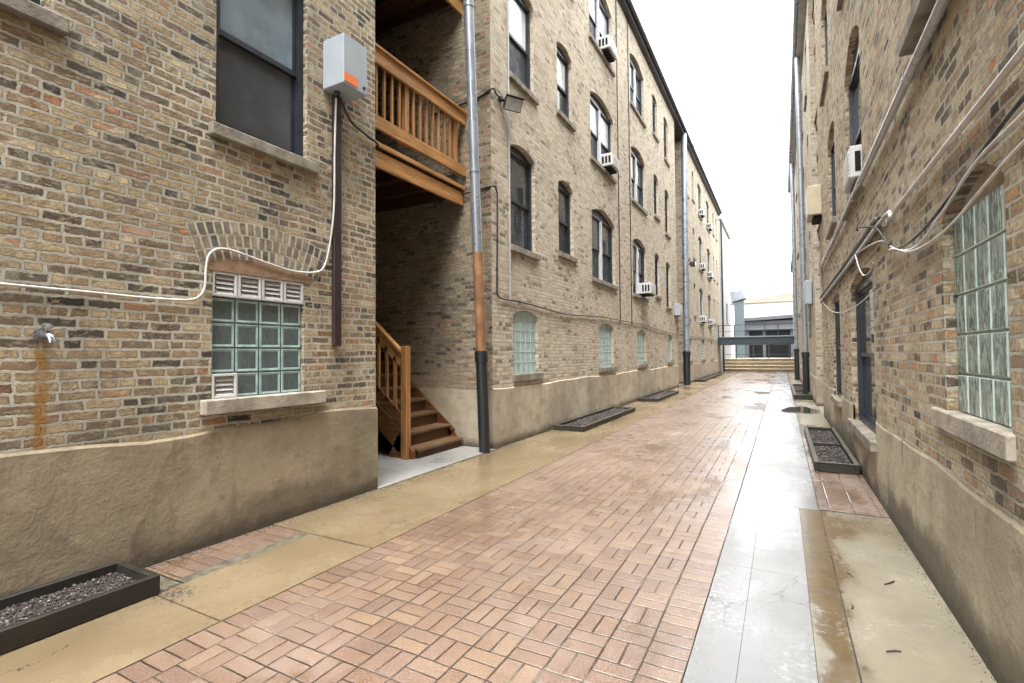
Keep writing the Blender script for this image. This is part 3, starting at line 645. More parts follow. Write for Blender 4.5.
# three rings of headers over the window, in mortar
def arch_rings(root, X, n, yc, half, zs, sag, rings, mat, name='brick_arch', ww=.068, jag=1.):
    Rr = (half*half+sag*sag)/(2*sag); zc = zs+sag-Rr; am = math.asin(half/Rr)
    v = MB(); pr = .0055+.004*jag
    for k in range(24):
        t0, t1 = -am+2*am*k/24, -am+2*am*(k+1)/24
        q = [(X+n*.004, yc+r*math.sin(t), zc+r*math.cos(t)) for r, t in ((Rr, t0), (Rr, t1), (Rr+rings*.108, t1), (Rr+rings*.108, t0))]
        v.face(q if n > 0 else q[::-1], 1)
    for g in range(rings):
        ra, rb = Rr+g*.108+.009, Rr+(g+1)*.108-.008
        cnt = int(2*am*ra/ww); 
        for k in range(cnt):
            off = (.5 if g % 2 else 0)
            jj = random.uniform(-.0015, .0015)
            t0 = -am+2*am*(k+.13)/cnt; t1 = -am+2*am*(k+.83)/cnt
            xo = X+n*(pr+random.uniform(-.003, .004)*jag); xi = X
            A = [(r+random.uniform(-.003, .003)*jag, t+random.uniform(-.0015, .0015)) for r, t in ((ra, t0), (ra, t1), (rb, t1), (rb, t0))]
            fr_ = [(xo, yc+r*math.sin(t), zc+r*math.cos(t)) for r, t in A]; bk = [(xi, p[1], p[2]) for p in fr_]
            F = [(0, 1, 2, 3), (0, 4, 5, 1), (1, 5, 6, 2), (2, 6, 7, 3), (3, 7, 4, 0)]
            v.idx(fr_+bk, F if n > 0 else [f[::-1] for f in F], 2+random.choice((0, 0, 0, 1, 1, 2)))
    return v.build(name, mat, root)
MT['v1'] = simple('voussoir_tan', (.165, .138, .10), .85, 0, .4, 14., .6, 70., grime=(.09, .075, .06))
MT['v2'] = simple('voussoir_buff', (.24, .205, .145), .85, 0, .35, 14., .6, 70., grime=(.12, .10, .075))
MT['vr1'] = simple('arch_brick_right', (.33, .27, .185), .85, 0, .35, 14., .6, 70., grime=(.14, .115, .085))
MT['vr2'] = simple('arch_brick_right_pale', (.41, .345, .24), .85, 0, .35, 14., .6, 70., grime=(.16, .13, .09))
MT['v3'] = simple('voussoir_dark', (.085, .073, .06), .85, 0, .4, 14., .6, 70.)
MT['mort'] = simple('arch_mortar', (.43, .40, .325), .9, 0, .2, 20., .5, 80.)
arch_rings(gw, XL, 1, 2.87, .57, 2.238, .10, 3, ['mort', 'mort', 'v1', 'v2', 'v3'], jag=.4)
m = MB()
Rr = (.57**2+.10**2)/(2*.10); zc = 2.238+.10-Rr
for k in range(12):
    ya, yb = 2.36+1.0*k/12, 2.36+1.0*(k+1)/12
    f_ = lambda y: zc+math.sqrt(Rr*Rr-(y-2.87)**2)+.004
    m.face([(XL+.006, ya, 2.205 if ya > 2.39 else 2.205), (XL+.006, yb, 2.205), (XL+.006, yb, f_(yb)), (XL+.006, ya, f_(ya))])
m.build('mortar_infill', 'infill', gw)

def roof(root, y0, y1, X, n, over, z=11.9, back=10., mat='roof'):
    q = MB(); xo = X+n*over; xb = X-n*back
    q.box(xo, xb, y0, y1, z, z+.12, 0); q.box(xo+n*.002, xo-n*.10, y0, y1, z+.12, z+.34, 0)
    q.box(xb, xb+n*.3, y0, y1, z+.12, z+.4, 0)
    g = q.build('roof', mat, root)
    q = MB(); q.tube([(xo+n*.06, y0, z+.16), (xo+n*.06, y1, z+.16)], .075, 10); q.build('gutter', mat if mat == 'roof' else 'galv', g)
    return g
roof(b1, -8, 4.25, XL, 1, .16)

# --- middle left house
b2 = thing('apartment_building', 'long middle left building of cleaned cream brick with pale glass block basement windows', 'building', (XL, 15, 0), G_B)
cols = [(7.5, 8.48, 0), (9.6, 10.45, 1), (11.68, 13.6, 2), (15.5, 17.3, 2), (18.62, 19.4, 1), (20.62, 21.48, 3)]
ops = []
for fl, (zl, zt) in enumerate(((3.37, 5.23), (6.36, 8.2), (9.42, 11.2))):
    for (a, b, k) in cols:
        z0 = zl+.26 if k == 1 else zl
        up = rndw.choice(('glass', 'glass', 'glass', 'glass_grey')); low = rndw.choice(('screen', 'screen', 'glass'))
        if (k, a) == (0, 7.5): up = ('glass', 'glass_pale', 'glass_pale')[fl]
        if a == 9.6: up = ('glass', 'glass_pale', 'glass_pale')[fl]
        if k == 2: up = 'glass' if fl == 0 else 'glass_pale' if a < 13 else 'glass'
        ops.append(O(a, b, z0, zt, .20 if k == 2 else .12, win=dict(double=(k == 2), up=up, low=low)))
gl = [O(7.55, 8.55, 1.15, 2.29, .10, d=.1), O(12.12, 13.35, 1.145, 2.29, .12, d=.1), O(15.9, 17.05, 1.15, 2.27, .12, d=.1), O(20.68, 21.6, 1.155, 2.26, .1, d=.1)]
m = MB(); wall(m, XL, 1, 6.85, 22.95, 0, 11.9, ops+gl)
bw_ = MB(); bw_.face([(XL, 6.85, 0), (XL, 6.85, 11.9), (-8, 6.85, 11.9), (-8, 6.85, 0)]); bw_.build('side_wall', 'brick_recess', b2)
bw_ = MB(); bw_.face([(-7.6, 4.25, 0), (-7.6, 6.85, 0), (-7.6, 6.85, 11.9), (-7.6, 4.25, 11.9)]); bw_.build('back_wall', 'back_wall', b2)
m.face([(XL, 22.95, 0), (-8, 22.95, 0), (-8, 22.95, 11.9), (XL, 22.95, 11.9)])
m.build('brick_wall', 'brick_far', b2)
m = MB(); tw2 = lambda y: .935+.012*math.sin(y*1.3)+.008*math.sin(y*4.1)
wall(m, XL+.022, 1, 6.83, 22.962, 0, .93, [], top=tw2)
k = 6.83
while k < 22.9:
    e = min(k+.31, 22.962); m.face([(XL-.01, k, tw2(k)+.03), (XL+.022, k, tw2(k)), (XL+.022, e, tw2(e)), (XL-.01, e, tw2(e)+.03)]); k += .31
m.face([(XL+.022, 6.83, 0), (XL+.022, 6.83, .93), (-8, 6.83, .93), (-8, 6.83, 0)])
m.face([(XL+.022, 6.83, .93), (XL+.022, 6.86, .93), (-8, 6.86, .93), (-8, 6.83, .93)])
m.face([(XL+.022, 22.962, 0), (-8, 22.962, 0), (-8, 22.962, .93), (XL+.022, 22.962, .93)])
m.build('rendered_base', 'stucco_far', b2)
floors_sash(b2, XL, 1, ops)
for o, c in zip(gl, (5, 5, 4, 4)): block_window(b2, XL, 1, o, c, 6, 'block_far', 'block_joint', d=.06, h=.12, out=.05, ex0=.03, ex1=.12)
roof(b2, 4.252, 25.2, XL, 1, .16)

# --- far left house
b3 = thing('apartment_building', 'far left brick building beyond the second porch recess, ending at the concrete steps', 'building', (XL, 33, 0), G_B)
cols = [(25.85, 26.45, 1), (27.8, 28.4, 1), (29.85, 31.3, 2), (33.5, 35., 2), (36.8, 37.4, 1), (38.6, 39.2, 1)]
ops = []
for zl, zt in ((3.22, 5.22), (6.28, 8.2), (9.42, 11.25)):
    for i, (a, b, k) in enumerate(cols):
        ops.append(O(a, b, zl+(.28 if i in (1, 4, 5) else 0), zt, .18 if k == 2 else .1, win=dict(double=(k == 2), up=rndw.choice(('glass', 'glass_grey')), low='screen')))
gl = [O(25.85, 26.8, 1.12, 2.26, .1, d=.1), O(30.2, 31.6, 1.12, 2.26, .1, d=.1), O(34.5, 35.4, 1.12, 2.26, .1, d=.1)]
m = MB(); wall(m, XL, 1, 25.3, 40.7, 0, 11.9, ops+gl)
m.face([(XL, 25.3, 0), (XL, 25.3, 11.9), (-8, 25.3, 11.9), (-8, 25.3, 0)])
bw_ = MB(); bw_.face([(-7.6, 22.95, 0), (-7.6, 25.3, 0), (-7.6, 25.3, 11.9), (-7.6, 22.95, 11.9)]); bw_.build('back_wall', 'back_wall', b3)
m.face([(XL, 40.7, 0), (-8, 40.7, 0), (-8, 40.7, 11.9), (XL, 40.7, 11.9)])
m.build('brick_wall', 'brick_far', b3)
m = MB(); wall(m, XL+.02, 1, 25.28, 40.71, 0, .92, [])
m.face([(XL+.02, 25.28, 0), (XL+.02, 25.28, .92), (-8, 25.28, .92), (-8, 25.28, 0)])
m.face([(XL-.01, 25.28, .926), (XL+.02, 25.28, .92), (XL+.02, 40.71, .92), (XL-.01, 40.71, .926)])
m.build('rendered_base', 'stucco_far', b3)
floors_sash(b3, XL, 1, ops)
for o, c in zip(gl, (4, 5, 4)): block_window(b3, XL, 1, o, c, 6, 'block_far', 'block_joint', d=.06, h=.1, out=.05, ex0=.03, ex1=.1)
rf = roof(b3, 25.202, 40.75, XL, 1, .16)
m = MB(); m.tube([(-4.05, 28.4, 12.2), (-4.05, 28.4, 12.75)], .06, 8); m.tube([(-4.05, 28.25, 12.75), (-4.05, 28.6, 12.75)], .07, 8); m.build('roof_vent', 'rust', rf)

# --- pale house at the end, left
b4 = thing('apartment_building', 'plain pale grey rendered building past the end of the left row, above the steps', 'building', (XL, 46, 0), G_B)
m = MB(); m.box(-12, XL+.03, 41.3, 49.2, 0, 11.75); m.build('rendered_wall', 'pale_render', b4)
m = MB(); m.box(-12, XL+.15, 41.2, 49.3, 11.75, 12.05); m.build('roof', 'soffit', b4)
m = MB(); m.tube([(XL+.09, 41.6, 0), (XL+.09, 41.6, 11.7)], .07, 8); m.build('drainpipe', 'bplast', b4)
m = MB(); bx(m, XL+.03, 1, -.03, .03, 45.0, 46.2, 3.9, 5.6); w_ = m.build('window', 'frame', b4)
m = MB(); bx(m, XL+.03, 1, -.034, .0, 45.08, 46.12, 3.98, 5.52); m.build('pane', 'glass_grey', w_)

# --- near right house
b5 = thing('apartment_building', 'near right brick building over a damp rendered base, close beside the wavy glass block window', 'building', (XR, 5, 0), G_B)
oB = O(2.80, 3.73, 1.15, 2.40, .16, d=.09)
oD = O(6.25, 8.15, .58, 2.46, .12, win=dict(fr='frame', up='glass', low='glass', d=.09))
oN = O(9.6, 10.9, .70, 2.50, .06, win=dict(fr='frame', up='glass', low='glass', d=.07))
ops = [oD, oN]
ops += [O(6.74, 8.22, z, z+2.03, .30, win=dict(d=.08)) for z in (3.42, 6.4, 9.4)]
ops += [O(9.76, 11.06, 3.72, 5.5, .2, win=dict(d=.08)), O(10.5, 11.8, 6.6, 8.5, .25, win=dict(d=.09)), O(10.5, 11.8, 9.6, 11.3, .2, win=dict(d=.09))]
ops += [O(2.7, 4.02, z, z+1.9, .2, win=dict(d=.09, out=.10, ex1=.16)) for z in (3.58, 6.4, 9.4)]
ops += [O(-2.0, -.8, z, z+1.9, .2, win=dict(d=.09)) for z in (3.50, 6.4, 9.4)]
m = MB(); wall(m, XR, -1, -8, 13.6, 0, 11.9, ops+[oB], depth=.24)
m.face([(XR, 13.6, 0), (XR, 13.6, 11.9), (4.2, 13.6, 11.9), (4.2, 13.6, 0)])
m.face([(XR, -8, 0), (9, -8, 0), (9, -8, 11.9), (XR, -8, 11.9)])
m.build('brick_wall', 'brick_right', b5)
cut = [o for o in ops if o['z0'] < 1.]
m = MB(); tw3 = lambda y: .775+.012*math.sin(y*1.9)+.008*math.sin(y*5.1)
wall(m, XR-.006, -1, -8, 13.61, 0, .77, [dict(o, d=.03) for o in cut], top=tw3)
k = -8
while k < 13.6:
    e = min(k+.31, 13.61)
    if not any(o['y0']-.05 < (k+e)/2 < o['y1']+.05 for o in cut):
        m.face([(XR+.01, k, tw3(k)+.05), (XR+.01, e, tw3(e)+.05), (XR-.006, e, tw3(e)), (XR-.006, k, tw3(k))])
    k += .31
m.build('rendered_base', 'stucco_right', b5)
floors_sash(b5, XR, -1, ops)
gw2 = block_window(b5, XR, -1, dict(oB, z1=2.25, rise=0.), 5, 5, 'block_right', 'block_joint', d=.045, h=.11, out=.03, ex0=.03, ex1=.22, smat='stone_pale')
m = MB()
lunette(m, XR, -1, .075, oB, 2.20)
m.build('lintel_infill', 'conc_infill', gw2)
roof(b5, -8, 13.598, XR, -1, .16, mat='soffit')

# --- far right house
b6 = thing('apartment_building', 'far right brick building beyond the right porch recess, with two downspouts on its face', 'building', (XR, 26, 0), G_B)
ops = [O(a, b, z, z+1.85, .12, win=dict(up=rndw.choice(('glass', 'glass_grey')), d=.14)) for z in (3.4, 6.4, 9.4) for a, b in ((17.6, 18.6), (20.6, 22.), (25., 26.), (28.4, 29.8), (33., 34.))]
m = MB(); wall(m, XR, -1, 16.1, 36.5, 0, 11.6, ops, depth=.22)
m.face([(XR, 16.1, 0), (4.2, 16.1, 0), (4.2, 16.1, 11.6), (XR, 16.1, 11.6)])
m.face([(4., 13.6, 0), (4., 13.6, 11.6), (4., 16.1, 11.6), (4., 16.1, 0)])
m.face([(XR, 36.5, 0), (XR, 36.5, 11.6), (9, 36.5, 11.6), (9, 36.5, 0)])
m.build('brick_wall', 'brick_far', b6)
m = MB(); wall(m, XR-.02, -1, 16.08, 36.51, 0, .76, [])
m.face([(XR-.02, 16.08, 0), (4.2, 16.08, 0), (4.2, 16.08, .76), (XR-.02, 16.08, .76)])
m.face([(XR+.01, 16.08, .766), (XR+.01, 36.51, .766), (XR-.02, 36.51, .76), (XR-.02, 16.08, .76)])
m.build('rendered_base', 'stucco_far', b6)
floors_sash(b6, XR, -1, ops)
rf = roof(b6, 13.602, 36.5, XR, -1, .20, 11.6, mat='soffit')
b7 = thing('apartment_building', 'pale building past the end of the right row, beside the concrete steps', 'building', (1.0, 40, 0), G_B)
m = MB(); m.box(.86, 9, 36.9, 48, 0, 8.2); m.build('rendered_wall', 'pale_render', b7)
m = MB(); m.box(.74, 9, 36.8, 48.1, 8.2, 8.5); m.build('roof', 'roof', b7)

# ------------------------------------------------------------------ timber porches
def porch(label, y0, y1, X, n, levels, rails, back, setb=.5, tm='timber_y', tz='timber_z'):
    """decks with joists, fascia and beam in a recess between two houses; n is the facing"""
    r = thing('wooden_porch', label, 'porch', (X, (y0+y1)/2, 0), 'stained timber porches in the recesses')
    e = .012; xf = X-n*(setb+.03)
    for z in levels:
        m = MB(); nb = 16
        for k in range(nb):
            L = abs(back-xf)-.06
            m.box(xf-n*(L*k/nb), xf-n*(L*(k+.96)/nb), y0+e, y1-e, z-.04, z)
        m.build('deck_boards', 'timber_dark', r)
        m = MB()
        for k in range(5):
            yy = y0+.2+(y1-y0-.4)*k/4; m.box(xf-n*.08, back+n*.06, yy-.02, yy+.02, z-.23, z-.041)
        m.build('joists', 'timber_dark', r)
        m = MB(); m.box(xf, xf-n*.045, y0+e, y1-e, z-.315, z-.10, 0, .004); m.build('beam', tm, r)
        m = MB(); m.box(xf+n*.035, xf-n*.001, y0+e, y1-e, z-.06, z+.001, 0, .003); m.build('deck_edge', tm, r)
        if z in rails:
            xr = X-n*setb
            m = MB(); m.box(xr+n*.06, xr-n*.06, y0+e, y1-e, z+1.195, z+1.23, 0, .004); m.box(xr+n*.025, xr-n*.02, y0+e, y1-e, z+1.01, z+1.194, 0, .004)
            m.build('top_rail', tm, r)
            m = MB(); m.box(xr+n*.025, xr-n*.02, y0+e, y1-e, z+.16, z+.33, 0, .004); m.build('bottom_rail', tm, r)
            k = y0+.13; i = 0
            while k < y1-.08:
                i += 1
                m = MB(); w = .036 if i % 8 else .08
                m.box(xr-n*.022, xr-n*(.022+w), k-w/2, k+w/2, z+.17, z+1.19, 0, .003); m.build('baluster' if i % 8 else 'rail_post', tz, r)
                k += .15
    return r
p1 = porch('stained timber back porch with slatted balcony rail above the stairs on the left', 4.25, 6.85, XL, 1, (4.27, 7.48, 10.4), (4.27, 7.48), -7.6)
p2 = porch('farther timber porch tucked in the dark recess behind the tall grey downspout', 22.95, 25.3, XL, 1, (4.27, 7.48, 10.4), (4.27, 7.48, 10.4), -7.6, .9, 'timber_mid', 'timber_mid')
p3 = porch('timber porch in the recess of the right hand row', 13.6, 16.1, XR, -1, (3.6, 6.6, 9.6), (3.6, 6.6, 9.6), 4., .14, 'timber_mid', 'timber_mid')
m = MB()
for yy in (13.72, 15.98): m.box(XR+.30, XR+.42, yy-.06, yy+.06, .012, 11.5)
m.build('post', 'timber_z', p3)
m = MB()
for zz in (3.6, 6.6): m.beam((XR+.32, 13.9, zz+.1), (XR+.32, 15.9, zz+2.6), .09, .24)
m.build('stair_stringer', 'timber_y', p3)

# staircase in the left recess
st = thing('wooden_staircase', 'brown timber stairs with newel and handrail climbing into the dark left recess', 'stairs', (-4.7, 6.2, .012))
xs, rise, run = -4.62, .205, .242; z0 = .160
for k in range(14):
    zt = z0+rise*k; xf = xs-run*k
    if zt > 2.9: break
    m = MB(); m.box(xf+.03, xf-run-.01, 5.69, 6.80, zt-.042, zt, 0, .006); m.build('tread', 'tread', st)
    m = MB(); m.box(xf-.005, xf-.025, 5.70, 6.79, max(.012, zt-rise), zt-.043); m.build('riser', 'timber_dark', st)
m = MB(); L = 13
for yy in (5.655, 6.808):
    m.beam((xs-.22, yy, z0+.02), (xs-.22-run*L, yy, z0+.02+rise*L), .04, .26)
    m.idx([(xs-.03, yy-.02, .014), (xs-.03, yy+.02, .014), (xs-.03, yy-.02, z0-.045), (xs-.03, yy+.02, z0-.045), (xs-.50, yy-.02, .014), (xs-.50, yy+.02, .014), (xs-.32, yy-.02, z0+.20), (xs-.32, yy+.02, z0+.20)], [(0, 2, 3, 1), (4, 5, 7, 6), (0, 4, 6, 2), (1, 3, 7, 5), (2, 6, 7, 3)])
m.build('stringer', 'rail_dark', st)
m = MB(); m.box(-4.84, -4.735, 5.575, 5.68, .012, 1.63, 0, .008); m.build('newel_post', 'timber_z', st)
sl = rise/run
def onrail(x, zref): return zref+(-4.86-x)*sl
m = MB(); m.beam((-4.842, 5.63, onrail(-4.842, 1.55)), (-7.3, 5.63, onrail(-7.3, 1.55)), .085, .035); m.beam((-4.842, 5.63, onrail(-4.842, 1.43)), (-7.3, 5.63, onrail(-7.3, 1.43)), .04, .17)
m.build('handrail', 'timber_y', st)
m = MB(); m.beam((-4.842, 5.63, onrail(-4.842, .56)), (-7.3, 5.63, onrail(-7.3, .56)), .04, .15); m.build('lower_rail', 'rail_dark', st)
for k in range(9):
    x = -4.98-.16*k
    m = MB(); m.box(x-.02, x+.02, 5.61, 5.645, onrail(x, .6), onrail(x, 1.40)); m.build('baluster', 'timber_z', st)

# ------------------------------------------------------------------ things on the left wall
eb = thing('electrical_box', 'pale grey metal box with orange sticker mounted high beside the near left window', 'electrical box', (XL, 3.56, 4.2))
m = MB(); m.box(XL+.006, XL+.30, 3.50, 3.82, 4.20, 4.70, 0, .006); m.build('case', 'boxgrey', eb)
m = MB(); m.box(XL+.301, XL+.3045, 3.505, 3.68, 4.225, 4.31); m.build('sticker', 'orange', eb)
m = MB(); m.tube([(XL+.30, 3.77, 4.26), (XL+.315, 3.77, 4.26)], .016, 10); m.build('latch', 'black', eb)
m = MB(); m.tube([(XL+.1, 3.6, 4.199), (XL+.1, 3.6, 4.15)], .03, 10); m.build('cable_gland', 'black', eb)
m = MB(); m.box(XL+.002, XL+.045, 3.615, 3.715, 1.60, 4.195, 0, .006)
tag(m.build('conduit', 'brownpipe'), 'flat dark brown conduit running down the wall below the grey electrical box', 'conduit')
pts = [(3.63, 4.16), (3.61, 3.6), (3.60, 3.0), (3.57, 2.61), (3.50, 2.39), (3.38, 2.32), (3.14, 2.30), (2.9, 2.33), (2.7, 2.365), (2.53, 2.39), (2.42, 2.375), (2.355, 2.31), (2.335, 2.19), (2.33, 2.07), (2.30, 1.995), (2.24, 1.95), (2.13, 1.935), (1.85, 1.93), (1.6, 1.935), (1.15, 1.94), (.4, 1.96), (-1.5, 1.99), (-4, 1.97)]
m = MB(); m.tube([(XL+(.055 if z > 2.7 else .024), y, z) for y, z in pts], .0095, 8, 0, True, 5)
tag(m.build('cable', 'cable'), 'white cable looping under the brick arch and running left along the near wall', 'cable', 'cables strung on the walls')
m = MB(); m.tube([(XL+.08, 3.66, 4.17), (XL+.09, 3.72, 4.06), (XL+.05, 3.86, 3.99), (XL+.03, 4.1, 3.95), (XL+.02, 4.27, 3.92), (XL-.06, 4.30, 3.9)], .013, 8, 0, True, 5)
tag(m.build('cable', 'black'), 'short black cable curving from the grey electrical box to the porch', 'cable', 'cables strung on the walls')
sp = thing('wall_spigot', 'small dark metal tap on the near left wall above an orange rust streak', 'tap', (XL, 1.345, 1.63))
m = MB(); m.tube([(XL-.01, 1.345, 1.645), (XL+.012, 1.345, 1.645)], .045, 12); m.tube([(XL+.01, 1.345, 1.645), (XL+.07, 1.345, 1.645), (XL+.10, 1.355, 1.632), (XL+.108, 1.36, 1.595)], [.024, .024, .022, .02], 10); m.build('spout', 'brass', sp)
m = MB(); m.tube([(XL+.06, 1.345, 1.66), (XL+.075, 1.345, 1.695)], .008, 8); m.tube([(XL+.072, 1.345, 1.692), (XL+.08, 1.345, 1.705)], .026, 10); m.build('handle', 'brass', sp)

def downspout(label, x, y, x2, y2, zb, zr, zt, r, rust=None, ftop=None):
    d = thing('downspout', label, 'downspout', (x, y, 0), 'downspouts down the house fronts')
    L = lambda z: (x+(x2-x)*z/zt, y+(y2-y)*z/zt, z)
    m = MB(); m.tube([L(.0), L(zb)], r*1.18, 14); m.build('plastic_boot', 'bplast', d)
    m = MB(); m.tube([L(zb-.10), L(zb+.05)], r*1.38, 14); m.tube([L(zb+.05), L(zb+.07)], r*1.25, 14); m.build('collar', 'bplast', d)
    if rust:
        m = MB(); m.tube([L(zb+.07), L(rust)], r, 14); m.build('painted_pipe', 'rust', d)
        z = rust
    else: z = zb+.07
    m = MB(); m.tube([L(z), L(zt)]+([ftop] if ftop else []), r, 14)
    zz = z+1.2
    while zz < zt-.3:
        m.tube([L(zz), L(zz+.05)], r*1.12, 14); zz += 2.45
    m.build('metal_pipe', 'galv', d)
    return d
downspout('galvanised downspout with a rust brown section and black boot at the corner beside the stairs', -4.04, 6.57, -4.02, 5.90, 1.49, 3.05, 11.9, .073, 3.05)
downspout('tall blue grey downspout with black boot between the middle and far left buildings', -3.93, 24.45, -3.93, 24.75, 1.5, 0, 11.95, .135)
downspout('nearer of the two galvanised downspouts on the far right building, by a small planter', .70, 19.6, .66, 19.6, 1.42, 0, 11.6, .085)
downspout('farther of the two galvanised downspouts on the far right building, toward the steps', .68, 30.6, .66, 30.6, 1.6, 0, 11.6, .095)

fl = thing('floodlight', 'black floodlight with pale lens bracketed to the corner of the cream brick building', 'lamp', (XL, 7.4, 5.6))
m = MB()
m.tube([(XL, 7.14, 5.74), (XL+.05, 7.14, 5.74)], .05, 10); m.tube([(XL+.04, 7.14, 5.74), (XL+.10, 7.18, 5.72)], .02, 8); m.build('bracket', 'black', fl)
m = MB()
R_ = Matrix.Rotation(rad(-32), 3, 'Z') @ Matrix.Rotation(rad(28), 3, 'Y')
def rb(mb, x0, x1, y0, y1, z0, z1, c, mm=0, taper=1.):
    v = []
    for x in (x0, x1):
        k = taper if x == x0 else 1.
        for y in (y0, y1):
            for z in (z0, z1): v.append(Vector(c)+R_ @ Vector((x, y*k, z*k)))
    mb.idx(v, [(0, 1, 3, 2), (4, 6, 7, 5), (0, 4, 5, 1), (2, 3, 7, 6), (0, 2, 6, 4), (1, 5, 7, 3)], mm)
fc = (XL+.17, 7.26, 5.67)
rb(m, -.10, .06, -.16, .16, -.11, .11, fc, 0, .7); rb(m, .06, .075, -.17, .17, .10, .125, fc); rb(m, .06, .10, -.17, .17, .112, .125, fc)
m.build('housing', 'black', fl)
m = MB(); rb(m, .061, .068, -.145, .145, -.095, .095, fc); m.build('lens', 'lens', fl)
m = MB(); m.tube([(XL+.016, 7.43, 2.42), (XL+.016, 7.43, 11.85)], .014, 8)
tag(m.build('conduit', 'galv_pipe'), 'thin grey conduit rising past the floodlight at the left edge of the first window column', 'conduit', 'thin conduits up the cream brick front')
m = MB(); m.tube([(XL+.02, 13.98, 2.36), (XL+.02, 13.98, 11.85)], .014, 8)
tag(m.build('conduit', 'brownpipe'), 'thin dark conduit rising between the two double window columns, the nearer of the pair', 'conduit', 'thin conduits up the cream brick front')
m = MB(); m.tube([(XL+.02, 15.22, 2.36), (XL+.02, 15.22, 11.85)], .014, 8)
tag(m.build('conduit', 'brownpipe'), 'thin dark conduit rising between the two double window columns, the farther of the pair', 'conduit', 'thin conduits up the cream brick front')
pts = [(-6.2, 6.82, 4.10), (-5.0, 6.82, 4.14), (-4.3, 6.82, 4.16), (XL+.03, 6.86, 4.20), (XL+.03, 6.95, 4.17), (XL+.03, 6.99, 4.05), (XL+.03, 6.98, 3.4), (XL+.03, 6.96, 2.6), (XL+.03, 7.0, 2.45), (XL+.03, 7.2, 2.41), (XL+.03, 7.9, 2.415), (XL+.03, 9.0, 2.37), (XL+.03, 10.0, 2.34), (XL+.03, 12.5, 2.43), (XL+.03, 16.6, 2.43), (XL+.03, 19., 2.36), (XL+.03, 22.4, 2.3), (XL+.03, 25.4, 2.3), (XL+.03, 31, 2.36), (XL+.03, 40, 2.3)]
m = MB(); m.tube(pts, .014, 8, 0, True, 4)
tag(m.build('cable', 'brownpipe'), 'dark brown cable running above the glass block windows along the whole cream brick front', 'cable', 'cables strung on the walls')
m = MB(); m.tube([(-5.2, 6.83, 5.62), (-4.3, 6.83, 5.68), (XL+.03, 6.85, 5.78), (XL+.02, 7.0, 5.76), (XL+.05, 7.2, 5.72)], .016, 8, 0, True, 4)
tag(m.build('cable', 'brownpipe'), 'short dark cable bending round the brick corner to the floodlight', 'cable', 'cables strung on the walls')
ub = thing('utility_box', 'small pale utility box at the cream wall end by the tall downspout', 'utility box', (XL, 22.6, 3.1))
m = MB(); m.box(XL+.004, XL+.24, 22.25, 22.8, 3.12, 3.62, 0, .012); m.build('case', 'boxgrey', ub)
m = MB(); m.tube([(XL+.1, 22.5, 3.12), (XL+.1, 22.5, 2.36)], .03, 8); m.build('pipe', 'conduit', ub)
m = MB(); m.box(XL+.24, XL+.25, 22.35, 22.7, 3.25, 3.55, 0, .003); m.build('lid', 'white', ub)
f2 = thing('floodlight', 'small dark floodlight beside the tall grey downspout on the far left building', 'lamp', (XL, 25.6, 5.8))
m = MB(); m.tube([(XL, 25.6, 5.85), (XL+.22, 25.6, 5.85)], .03, 8); m.build('bracket', 'black', f2)
m = MB(); m.box(XL+.18, XL+.42, 25.45, 25.78, 5.72, 5.95, 0, .03); m.build('housing', 'black', f2)
m = MB(); m.box(XL+.421, XL+.426, 25.48, 25.75, 5.75, 5.92); m.build('lens', 'lens', f2)

def acunit(label, X, n, y0, y1, z0, out=.34, h=.38):
    a = thing('air_conditioner', label, 'air conditioner', (X, (y0+y1)/2, z0), 'air conditioners in the windows')
    m = MB(); bx(m, X, n, -out, .12, y0, y1, z0+.015, z0+h, 0, .012); m.build('case', 'white', a)
    m = MB(); k = 7
    for i in range(k):
        za = z0+.05+(h-.09)*i/k; bx(m, X, n, -out-.008, -out+.001, y0+.05, y1-.05, za, za+(h-.09)/k*.5)
    m.build('grille', 'ac', a)
    m = MB()
    for i in range(3):
        ya = X-n*(-out+.05+.09*i)
        m.box(min(ya, ya-n*.055), max(ya, ya-n*.055), y0-.004, y0+.01, z0+.08, z0+h-.07)
    m.build('side_louvre', 'dark', a)
    m = MB(); bx(m, X, n, -out+.06, .05, y0+.04, y1-.04, z0-.03, z0+.014); m.build('support', 'dark', a)
acunit('white air conditioner on the first floor sill of the farther double window', XL, 1, 16.25, 16.95, 3.42, .38, .36)
acunit('white air conditioner on the second floor sill of the nearer double window', XL, 1, 12.62, 13.25, 6.41, .26, .34)
acunit('white air conditioner in the top floor double window right under the roof', XL, 1, 12.5, 13.2, 9.47, .26, .34)
nm = {3.22: 'lowest', 6.28: 'middle', 9.42: 'top'}
for zl in (3.22, 6.28, 9.42):
    acunit('white air conditioner in the %s double window of the far left building, nearer column' % nm[zl], XL, 1, 30.6, 31.2, zl+.05, .22, .36)
    acunit('white air conditioner in the %s double window of the far left building, farther column' % nm[zl], XL, 1, 34.2, 34.9, zl+.05, .22, .36)
acunit('white air conditioner projecting from the tall upper window of the near right building', XR, -1, 6.80, 7.45, 3.46, .11, .38)
eb2 = thing('vent_box', 'beige metal box jutting from the right wall beside the porch recess', 'metal box', (XR, 13., 4.5))
m = MB(); m.box(.57, XR-.003, 12.7, 13.5, 4.50, 5.14, 0, .012); m.build('case', 'offwhite', eb2)
m = MB(); m.box(.555, .569, 12.72, 13.48, 4.52, 5.12, 0, .003); m.build('face_panel', 'white', eb2)
m = MB(); m.box(.66, XR-.003, 12.8, 13.4, 4.42, 4.498); m.build('bracket', 'dark', eb2)

